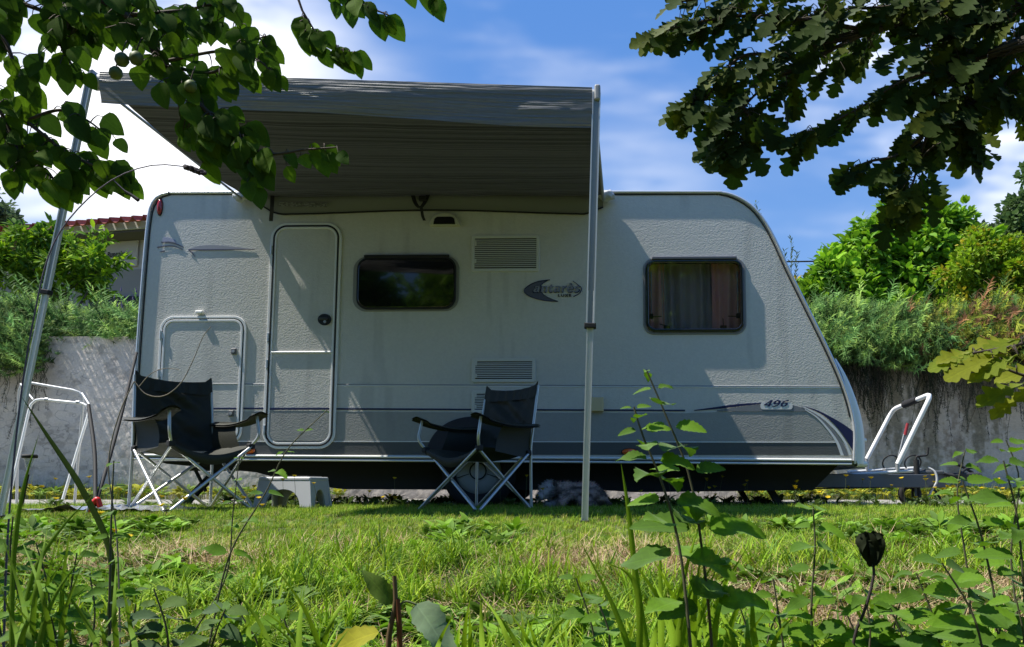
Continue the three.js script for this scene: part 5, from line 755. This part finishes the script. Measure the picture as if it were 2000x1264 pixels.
scatter('lawn_grass', ['short green lawn grass in front of the caravan', 'short pale lawn grass in front of the caravan'], 'grass', [tuft(10, 0.028, 0.060, 0.0055, 0.07, 0.8, 1), tuft(9, 0.02, 0.075, 0.0045, 0.08, 1.0, 2)], mGrass, 50000, 11, (r) => {
  const z = lerp(-0.5, 4.6, r()), x = lerp(-6.2, 5, r()); if (!inFrame(x, z, 0.9)) return null; if (z < 0.1 && r() < 0.6) return null; const s = strawy(x, z); if (r() < s * 0.85) return null; if (z > 3.0 && fbm(x * 2.3 + 70, z * 2.3 + 31, 0, 3) > 0.53 && r() < 0.8) return null; const c = GREEN(r); return [x, z, lerp(0.52, 1.0, smooth(2.0, 3.4, z)) * (0.55 + 0.85 * r()), c]; });
scatter('long_grass', ['arching long grass blades in the foreground', 'broad upright grass blades in the foreground'], 'grass', [tuft(7, 0.07, 0.17, 0.0065, 0.05, 1.0, 3, 5), tuft(5, 0.06, 0.15, 0.009, 0.04, 0.55, 4, 5)], mGrass, 3800, 12, (r) => {
  const z = lerp(2.9, 5.2, Math.pow(r(), 0.75)), x = lerp(-3.5, 3, r()); if (!inFrame(x, z, 0.7)) return null; if (fbm(x * 2.2 + 15, z * 2.2 + 15, 0, 3) < 0.46 + 0.12 * strawy(x, z)) return null; const k = r(); return [x, z, 0.6 + 0.6 * r(), k < 0.5 ? [0.22, 0.38, 0.015] : k < 0.85 ? [0.31, 0.43, 0.02] : [0.11, 0.22, 0.03]]; });
const strawTuft = (seed) => { const r = rng(seed), l = []; for (let k = 0; k < 12; k++) l.push(blade(0.06 + 0.10 * r(), 0.0022, 0.5 * (r() - 0.5), 0, 0, 0, 2).rotateX(1.1 + 0.45 * r()).rotateY(r() * 6.3).translate((r() - 0.5) * 0.09, 0.006 + 0.016 * r(), (r() - 0.5) * 0.09)); return merge(l); };
scatter('dry_grass', ['flattened straw and dead grass among the lawn', 'scattered dead grass among the lawn'], 'dead grass', [strawTuft(5), strawTuft(6)], mStraw, 3600, 13, (r) => { const z = lerp(2.6, 5.0, r()), x = lerp(-4, 3.5, r()); if (!inFrame(x, z, 0.6)) return null; const s = strawy(x, z); if (r() > 0.06 + s * 0.8) return null; const k = r(); return [x, z, 0.8 + 0.5 * r(), k < 0.6 ? [0.40, 0.29, 0.16] : k < 0.85 ? [0.30, 0.19, 0.11] : [0.50, 0.42, 0.25], 0.1, 0.0]; });
{ // low broad-leaved plants in the turf
  const ro = (seed) => { const r = rng(seed), l = []; for (let k = 0; k < 9; k++) { const a = r() * 6.3, y = 0.006 + 0.02 * r(); l.push(leafGeo(0.045 + 0.03 * r(), 0.022 + 0.012 * r(), toothed, { nv: 4, curl: 0.35, fold: 0.2 }).applyMatrix4(orient(V(0.012 * Math.cos(a), y, 0.012 * Math.sin(a)), V(Math.cos(a), 0.55 + 0.5 * r(), Math.sin(a)), V(0, 1, 0), 1))); } return merge(l); };
  scatter('ground_weeds', ['low broad-leaved weeds in the turf', 'small leafy weeds in the turf'], 'weeds', [ro(1), ro(2)], mGrass, 1700, 14, (r) => { const z = lerp(2.0, 5.1, Math.pow(r(), 0.7)), x = lerp(-3.6, 3, r()); if (!inFrame(x, z, 0.6) || fbm(x * 1.6 + 5, z * 1.6 + 25, 0, 2) < 0.47) return null; return [x, z, 0.7 + 0.8 * r(), r() < 0.6 ? [0.18, 0.34, 0.02] : [0.12, 0.22, 0.03]]; });
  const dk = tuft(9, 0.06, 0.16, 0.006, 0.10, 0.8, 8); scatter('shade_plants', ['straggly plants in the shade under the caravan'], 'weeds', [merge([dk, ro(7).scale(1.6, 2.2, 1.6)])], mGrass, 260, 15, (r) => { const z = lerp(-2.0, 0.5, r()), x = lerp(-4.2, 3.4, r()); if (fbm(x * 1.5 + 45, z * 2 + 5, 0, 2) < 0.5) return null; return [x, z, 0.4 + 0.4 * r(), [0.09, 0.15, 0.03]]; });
  const wt = merge([tuft(10, 0.10, 0.30, 0.004, 0.14, 0.4, 9, 4), ro(9).translate(0, 0.05, 0).scale(1.5, 1.5, 1.5)]); scatter('wall_weeds', ['yellow-green weeds along the foot of the pale wall'], 'weeds', [wt], mGrass, 900, 16, (r) => { const z = WALL_Z + 0.15 + 1.2 * r() * r(), x = r() < 0.45 ? lerp(-8.5, -3.4, r()) : lerp(1.6, 7, r()); return [x, z, 0.5 + 0.6 * r(), r() < 0.5 ? [0.38, 0.38, 0.03] : [0.16, 0.26, 0.03]]; });
}
{ // yellow hawkbit flowers
  const petal = leafGeo(0.014, 0.006, lance, { nv: 2, curl: -0.15, fold: 0.1 }), head = merge([...Array(13).keys()].map((k) => petal.clone().applyMatrix4(orient(V(0, 0, 0), V(Math.cos(k / 13 * 6.283), 0.35, Math.sin(k / 13 * 6.283)), V(0, 1, 0), 1))).concat([new THREE.SphereGeometry(0.005, 8, 5).scale(1, 0.5, 1)])), mY = leafMat(0.78, 0.56, 0.02, 0.3), r = rng(31);
  const proto = new THREE.Group(); proto.name = 'x'; const stem = part(proto, 'stem', taperTube([V(0, 0, 0), V(0.01, 0.5, 0.01), V(0.0, 1, 0.02)], 0.0016, 0.0011, 6, 4), mTwigGreen), fl = part(proto, 'flower_head', head, mY);
  const spots = [], where = ['in the lawn before the left camping chair', 'beside the arched end of the step stool', 'under the caravan between stool and right chair', 'in the open lawn before the step stool', 'among the legs of the right camping chair', 'beside the dog', 'under the caravan right of the dog', 'under the caravan right of the tall weed', 'below the front corner of the caravan', 'in front of the drawbar', 'beneath the coupling', 'in the lawn right of the coupling', 'around the garden light', 'in the near lawn at the left', 'in the lawn below the foil sheet'];
  [[330, 1.6, 5, 0.6], [540, 0.9, 5, 0.35], [730, 0.5, 4, 0.2], [620, 1.8, 3, 0.6], [1000, 0.7, 4, 0.3], [1190, 0.3, 4, 0.3], [1330, -0.1, 10, 0.35], [1450, -0.3, 8, 0.35], [1560, -0.2, 12, 0.5], [1690, 0.4, 10, 0.5], [1820, 0.0, 10, 0.5], [1900, 0.6, 8, 0.4], [140, 0.4, 6, 0.5], [250, 3.0, 2, 0.2], [270, 2.2, 2, 0.3]].forEach(([px, z, n, sp], i) => { for (let k = 0; k < n; k++) { const c = at(px, 980, z); spots.push([c.x + (r() - 0.5) * 2 * sp, z + (r() - 0.5) * sp, where[i]]); } });
  spots.forEach(([x, z, w]) => { const o = proto.clone(); o.name = numbered('yellow_flower'); scene.add(o); o.userData = { label: 'small yellow wildflower ' + w, category: 'flower', group: 'yellow wildflowers ' + w }; const h = 0.07 + 0.13 * r() * (z < 1 ? 1.3 : 0.6); o.position.set(x, groundY(x, z), z); o.rotation.set((r() - 0.5) * 0.4, r() * 6.3, (r() - 0.5) * 0.4); o.children[0].scale.set(1, h, 1); o.children[1].position.set(0, h, 0.02); o.children[1].rotation.set(0.5 * (r() - 0.2), 0, 0.5 * (r() - 0.5)); o.children[1].scale.setScalar(1.2 + 0.6 * r()); });
}
// ---------------------------------------------------------------- leafy weeds close to the camera, each its own plant
const weedGeos = [leafGeo(0.085, 0.056, toothed, { nv: 14, curl: 0.16, fold: 0.28 }), leafGeo(0.085, 0.052, toothed, { nv: 14, curl: 0.35, fold: 0.35, wave: 0.15 }), leafGeo(0.085, 0.060, toothed, { nv: 14, curl: 0.05, fold: 0.2, wave: 0.1 })], weedMats = [leafMat(0.16, 0.33, 0.010, 0.55), leafMat(0.12, 0.26, 0.010, 0.55), leafMat(0.09, 0.20, 0.012, 0.52)];
function weed(label, z, stems, { seed, pairs: pairs0 = 6, size = [1.2, 0.35], mats = weedMats, droop = 0.15, r0 = 0.0035, group = 'leafy weeds close to the camera' }) {
  const p0 = at(...stems[0][0], z), base = V(p0.x, groundY(p0.x, z), z), o = thing('weed_plant', label, 'weed', base, 0, group), r = rng(seed);
  for (const st of stems) {
    const pts = st.map(([px, py, dz = 0]) => at(px, py, z + dz).sub(base)), a = pts[0]; if (a.y > 0.01) { const k = a.clone().multiplyScalar(0.15); k.y = -0.01; pts.unshift(k); }
    const c = new THREE.CatmullRomCurve3(pts); part(o, 'stem', taperTube(pts, r0, r0 * 0.35, 30, 6), mat(0.07, 0.07, 0.035, 0.8)); const n = pairs0 + 2; let az = r() * 6.3;
    for (let k = 0; k < n; k++) { const u = lerp(0.30, 0.99, k / (n - 1)), p = c.getPoint(u), s = lerp(size[0], size[1], Math.pow(k / (n - 1), 1.2)); az += 1.57 + 0.5 * (r() - 0.5); for (const d of [0, Math.PI]) { const q = az + d, ax = V(Math.cos(q), 0.25 - droop * 3 * r(), Math.sin(q) * 0.8), st2 = ax.clone().setLength(0.014 * s); part(o, 'leaf', weedGeos[Math.floor(r() * 3)], mats[Math.floor(r() * mats.length)]).applyMatrix4(orient(p.clone().add(st2), ax, V(0.4 * (r() - 0.5), 1, 0.35 + 0.5 * r()), s * (0.62 + 0.42 * r()))); } }
  }
  return o;
}
weed('tall two-stemmed weed with broad leaves rising in front of the caravan sill', 5.45, [[[1392, 1300], [1372, 1080], [1345, 925], [1300, 810], [1262, 722]], [[1352, 1300, 0.05], [1325, 1060, 0.05], [1292, 940, 0.05], [1255, 850, 0.05], [1238, 795, 0.05]]], { seed: 5, pairs: 8, size: [1.05, 0.26] });
weed('bushy weed at the right edge with dark rounded leaves', 5.3, [[[1965, 1330], [1945, 1180], [1915, 1040], [1880, 940]], [[2010, 1330, 0.1], [2000, 1150, 0.1], [1985, 1000, 0.1], [1960, 900, 0.1]], [[1930, 1330, 0.15], [1900, 1200, 0.15], [1840, 1100, 0.15]]], { seed: 6, pairs: 6, size: [0.85, 0.5], mats: weedMats });
weed('low weed spreading in the lower right corner', 5.2, [[[1840, 1330], [1830, 1230], [1790, 1120]], [[1860, 1330], [1870, 1240], [1900, 1160]], [[1800, 1330, 0.1], [1770, 1260, 0.1], [1740, 1190, 0.1]]], { seed: 7, pairs: 5, size: [0.85, 0.6], mats: weedMats });
weed('slender weed with small leaves left of the dark withered head', 5.25, [[[1590, 1330], [1585, 1180], [1592, 1070], [1588, 990]], [[1540, 1330, 0.1], [1525, 1230, 0.1], [1510, 1130, 0.1]]], { seed: 8, pairs: 5, size: [0.75, 0.45] });
weed('low leafy weed below the dark withered head', 5.2, [[[1680, 1330], [1670, 1240], [1640, 1170]], [[1720, 1330], [1740, 1250], [1760, 1170]], [[1690, 1330, 0.08], [1700, 1240, 0.08], [1690, 1160, 0.08]]], { seed: 9, pairs: 5, size: [0.9, 0.55], mats: weedMats });
weed('weed between the tall grass blades right of centre', 5.2, [[[1170, 1330], [1155, 1220], [1125, 1130]], [[1180, 1330, 0.06], [1190, 1240, 0.06], [1170, 1180, 0.06]]], { seed: 10, pairs: 4, size: [0.75, 0.5] });
weed('leafy weed filling the lower left corner', 5.15, [[[60, 1330], [45, 1200], [20, 1090], [25, 1010]], [[120, 1330, 0.1], [105, 1230, 0.1], [80, 1150, 0.1]], [[20, 1330, -0.1], [-10, 1180, -0.1], [-20, 1060, -0.1]]], { seed: 11, pairs: 6, size: [0.75, 0.42] });
weed('single-stemmed weed standing before the left camping chair', 5.1, [[[213, 1330], [214, 1160], [217, 1020], [222, 900]]], { seed: 12, pairs: 6, size: [0.7, 0.2] });
weed('grey-leaved weed at the bottom left below the chair', 5.2, [[[330, 1330], [325, 1230], [300, 1150]], [[400, 1330], [420, 1240], [440, 1190]], [[260, 1330], [255, 1260], [265, 1180]]], { seed: 13, pairs: 5, size: [0.8, 0.5], mats: [leafMat(0.085, 0.15, 0.06, 0.4), leafMat(0.10, 0.18, 0.035, 0.45)] });
weed('leaning thin weed between the left chair and the step stool', 4.7, [[[350, 1290], [440, 1130], [455, 1000], [468, 890]], [[400, 1290, 0.1], [450, 1080, 0.1], [520, 960, 0.1], [560, 880, 0.1], [640, 800, 0.1]]], { seed: 14, pairs: 6, size: [0.6, 0.14], r0: 0.0028 });
weed('weed with upright leafy shoots near the left edge', 4.9, [[[140, 1300], [135, 1180], [150, 1080]], [[170, 1300, 0.1], [185, 1200, 0.1], [175, 1120, 0.1]], [[90, 1300, 0.05], [95, 1160, 0.05], [70, 1060, 0.05]]], { seed: 16, pairs: 5, size: [0.62, 0.4] });
weed('leafy weed in front of the coupling at the right edge', 4.9, [[[1900, 1300], [1890, 1120], [1870, 960], [1885, 880]], [[1990, 1300, 0.1], [1975, 1080, 0.1], [1990, 930, 0.1], [1965, 860, 0.1]]], { seed: 17, pairs: 7, size: [0.75, 0.45] });
weed('low weed at the bottom edge beside the lower right corner', 5.25, [[[1960, 1330], [1950, 1240], [1930, 1180]], [[1900, 1330], [1890, 1260], [1860, 1210]], [[1990, 1330, 0.1], [2000, 1250, 0.1], [1985, 1170, 0.1]]], { seed: 18, pairs: 5, size: [0.8, 0.55] });
weed('low broad-leaved weed at the foot of the tall two-stemmed weed', 5.15, [[[1450, 1330], [1460, 1240], [1440, 1170]], [[1400, 1330], [1380, 1260], [1350, 1210]], [[1490, 1330, 0.1], [1500, 1250, 0.1], [1520, 1190, 0.1]]], { seed: 19, pairs: 5, size: [0.8, 0.55] });
weed('small weed at the bottom edge left of centre', 5.1, [[[560, 1330], [565, 1250], [545, 1180]], [[520, 1330], [500, 1250], [470, 1200]]], { seed: 15, pairs: 4, size: [0.75, 0.5] });
{ // tall grass clumps close to the lens
  const clump = (label, z, list, c) => { const p0 = at(list[0][0][0], list[0][0][1], z), base = V(p0.x, groundY(p0.x, z), z), o = thing('tall_grass_clump', label, 'grass', base, 0, 'tall grass clumps close to the camera'), m = leafMat(...c, 0.45); for (const st of list) { const pts = st.map(([px, py, dz = 0]) => at(px, py, z + dz).sub(base)); const k = pts[0].clone().multiplyScalar(0.3); k.y = -0.01; pts.unshift(k); const cv = new THREE.CatmullRomCurve3(pts), w = (st.w ?? 0.011); part(o, 'blade', grid(2, 18, (u, v) => { const p = cv.getPoint(v), ww = w * Math.min(1, (1 - v) * 2.2 + 0.03) * (0.75 + 0.25 * v); return p.add(V((u - 0.5) * ww, 0, -0.25 * ww * Math.abs(2 * u - 1))); }), m); } };
  const fan = (px, top, n, seed, lean = 120) => { const r = rng(seed); return [...Array(n).keys()].map(() => { const l = (r() - 0.5) * 2 * lean, h = top + 170 * r(), x = px + (r() - 0.5) * 120; return [[x, 1320, r() * 0.15], [x + l * 0.3, lerp(1320, h, 0.55), r() * 0.15], [x + l, h, r() * 0.2]]; }); };
  clump('bright tall grass clump around the tall two-stemmed weed', 5.3, [[[1270, 1320], [1245, 1150], [1225, 980], [1213, 905]], [[1240, 1320], [1200, 1190], [1130, 1050]], [[1250, 1320, 0.1], [1235, 1130, 0.1], [1160, 1090, 0.1]], ...fan(1320, 1010, 14, 3), ...fan(1440, 1040, 10, 4)], [0.25, 0.42, 0.015]);
  clump('tall grass clump in the lower left corner', 5.2, [[[40, 1320], [60, 1130], [120, 1030], [190, 960]], [[20, 1320], [25, 1080], [45, 950], [75, 850]], ...fan(60, 1020, 14, 5), ...fan(200, 1100, 8, 6)], [0.17, 0.31, 0.018]);
  clump('grass clump at the bottom edge left of centre', 5.1, [...fan(480, 1110, 9, 7), ...fan(620, 1100, 9, 8)], [0.22, 0.38, 0.015]);
  clump('grass clump at the bottom edge in the middle', 5.05, [...fan(900, 1140, 9, 9), ...fan(1060, 1140, 9, 10)], [0.25, 0.41, 0.015]);
  clump('grass clump at the bottom edge right of centre', 5.1, [...fan(1560, 1060, 8, 11), ...fan(1720, 1120, 8, 12)], [0.20, 0.35, 0.015]);
  const lb = at(45, 795, 4.3); clump('single wide grass blade crossing in front of the clothes airer', 4.3, [Object.assign([[215, 1090], [160, 960], [90, 850], [42, 775]], { w: 0.024 })], [0.07, 0.12, 0.02]);
}
{ // withered and flowering stalks
  const z = 5.3, b = at(1668, 1320, z), base = V(b.x, groundY(b.x, z), z), o = thing('withered_flower', 'dark withered seed head on a bent stem in the lower right', 'weed', base), L = (px, py, dz = 0) => at(px, py, z + dz).sub(base), m = leafMat(0.020, 0.028, 0.012, 0.2), r = rng(8);
  part(o, 'stem', taperTube([V(0, -0.02, 0), L(1668, 1250), L(1690, 1190), L(1707, 1120), L(1702, 1070), L(1696, 1040)], 0.0035, 0.002, 24, 6), mat(0.03, 0.02, 0.02, 0.8));
  const pod = leafGeo(0.066, 0.036, ovate, { nv: 10, curl: 0.12, fold: 0.35, wave: 0.25 });
  for (const [px, py, s, ax, nx] of [[1690, 1038, 0.95, [0.16, -1, 0.1], -0.3], [1705, 1036, 0.98, [0.0, -1, -0.15], 0.5], [1712, 1046, 0.8, [-0.12, -1, 0.2], 0.1], [1706, 1052, 0.42, [-0.9, 0.25, 0.2], 0], [1700, 1050, 0.36, [0.9, 0.2, 0.2], 0], [1682, 1042, 0.5, [-0.1, -1, 0.3], -0.8]]) part(o, 'withered_leaf', pod, m).applyMatrix4(orient(L(px, py), V(...ax), V(nx, 0.25, 1), s * 0.88));
}
{
  const z = 5.05, b = at(765, 1320, z), base = V(b.x, groundY(b.x, z), z), o = thing('dock_plant', 'dock plant with a brown stalk, pale drooping leaf and yellow leaf at the bottom edge', 'weed', base), L = (px, py, dz = 0) => at(px, py, z + dz).sub(base), g = leafGeo(0.115, 0.052, toothed, { nv: 14, curl: 0.25, fold: 0.25, wave: 0.2 });
  part(o, 'stalk', taperTube([V(0, -0.02, 0), L(760, 1240), L(772, 1180), L(770, 1125)], 0.009, 0.004, 18, 7), mat(0.12, 0.075, 0.03, 0.8)); part(o, 'stalk', taperTube([V(0.02, -0.02, 0), L(780, 1230), L(776, 1170)], 0.007, 0.005, 14, 6), mat(0.16, 0.05, 0.015, 0.8));
  part(o, 'leaf', g, leafMat(0.26, 0.36, 0.22, 0.25), 'pale grey-green drooping leaf').applyMatrix4(orient(L(812, 1180), V(0.75, -0.75, 0.35), V(0.3, 0.8, 0.7), 1.15)); part(o, 'leaf', g, leafMat(0.40, 0.38, 0.03, 0.4), 'yellowing leaf').applyMatrix4(orient(L(740, 1235), V(-1, -0.28, 0.1), V(0, 0.8, 0.8), 1.0)); part(o, 'leaf', g, leafMat(0.13, 0.21, 0.03, 0.45)).applyMatrix4(orient(L(765, 1180), V(-0.5, 0.7, 0.2), V(0.3, 0.4, 0.8), 0.7));
  part(o, 'leaf_stalk', taperTube([L(770, 1200), L(790, 1175), L(812, 1180)], 0.0025, 0.002, 8, 5), mTwigGreen); part(o, 'leaf_stalk', taperTube([L(764, 1230), L(752, 1228), L(740, 1235)], 0.0025, 0.002, 8, 5), mTwigGreen);
}
{
  const z = 5.1, b = at(18, 1320, z), base = V(b.x, groundY(b.x, z), z), o = thing('seeding_grass_stalk', 'arching purple grass stalk with a seed head against the sky', 'grass', base), L = (px, py, dz = 0) => at(px, py, z + dz).sub(base), m = mat(0.10, 0.085, 0.13, 0.8), r = rng(3);
  const pts = [V(0, -0.01, 0), L(18, 1000), L(62, 640), L(110, 465), L(190, 372), L(250, 336), L(305, 322), L(360, 326), L(402, 340)], c = new THREE.CatmullRomCurve3(pts); part(o, 'stalk', taperTube(pts, 0.0022, 0.0010, 50, 6), m);
  for (let k = 0; k < 60; k++) { const u = lerp(0.875, 1, k / 59); if ((k % 15) > 11) continue; const p = c.getPoint(u), t = c.getTangent(u); part(o, 'seed', k ? o.userData.seedGeo ?? new THREE.SphereGeometry(0.0034, 6, 4).scale(0.8, 1.6, 0.8) : new THREE.SphereGeometry(0.0034, 6, 4), mat(0.035, 0.028, 0.035, 0.9)).applyMatrix4(orient(p.add(V(0, (r() - 0.5) * 0.008, (r() - 0.5) * 0.006)), t.add(V((r() - 0.5), (r() - 0.5), r() - 0.5)), V(0, 1, 0.1), 1)); }
  part(o, 'side_branch', taperTube([L(220, 350), L(235, 365), L(248, 376), L(268, 390)], 0.001, 0.0012, 12, 5), m); part(o, 'seed_spike', taperTube([L(243, 373), L(256, 381), L(270, 391)], 0.0022, 0.004, 10, 6), mat(0.04, 0.035, 0.045, 0.9));
}
{
  const z = 4.4, b = at(240, 1250, z), base = V(b.x, groundY(b.x, z), z), o = thing('dry_twig', 'bare curling dry stem in front of the left camping chair', 'twig', base), L = (px, py) => at(px, py, z).sub(base);
  part(o, 'stem', taperTube([V(0, -0.01, 0), L(228, 1050), L(212, 900), L(236, 800), L(262, 745)], 0.0025, 0.0015, 30, 5), mat(0.16, 0.14, 0.11, 0.85)); part(o, 'tendril', taperTube([L(262, 745), L(285, 770), L(318, 774), L(350, 752), L(375, 708), L(398, 655), L(412, 638)], 0.0018, 0.0009, 30, 5), mat(0.16, 0.14, 0.11, 0.85)); part(o, 'tendril', taperTube([L(270, 757), L(295, 730), L(320, 720), L(350, 722)], 0.0014, 0.0008, 16, 5), mat(0.16, 0.14, 0.11, 0.85));
}
{ // clods of dark soil at the near edge of the bank
  const r = rng(19); for (const [px, py, s] of [[930, 1252, 0.05], [900, 1262, 0.045], [1140, 1258, 0.05], [1070, 1266, 0.04], [690, 1262, 0.04]]) { const z = 4.42, p = at(px, py, z), g = new THREE.IcosahedronGeometry(s, 3), q = g.attributes.position; for (let i = 0; i < q.count; i++) { const n = 0.6 + 0.8 * fbm(q.getX(i) * 30 + 20 + px, q.getY(i) * 30 + 20, q.getZ(i) * 30 + 20, 3); q.setXYZ(i, q.getX(i) * n * 1.6, q.getY(i) * n * 0.75, q.getZ(i) * n); } g.deleteAttribute('normal'); g.deleteAttribute('uv'); const h = mergeVertices(g); h.computeVertexNormals(); const m = part(scene, numbered('soil_clod'), h, mat(0.032, 0.024, 0.018, 1)); m.position.set(p.x, groundY(p.x, z) + s * 0.3, z); m.userData = { label: 'clod of dark soil at the near edge of the bank', category: 'soil', group: 'soil clods at the bottom edge' }; }
}

shade(scene);
renderer.render(scene, camera);
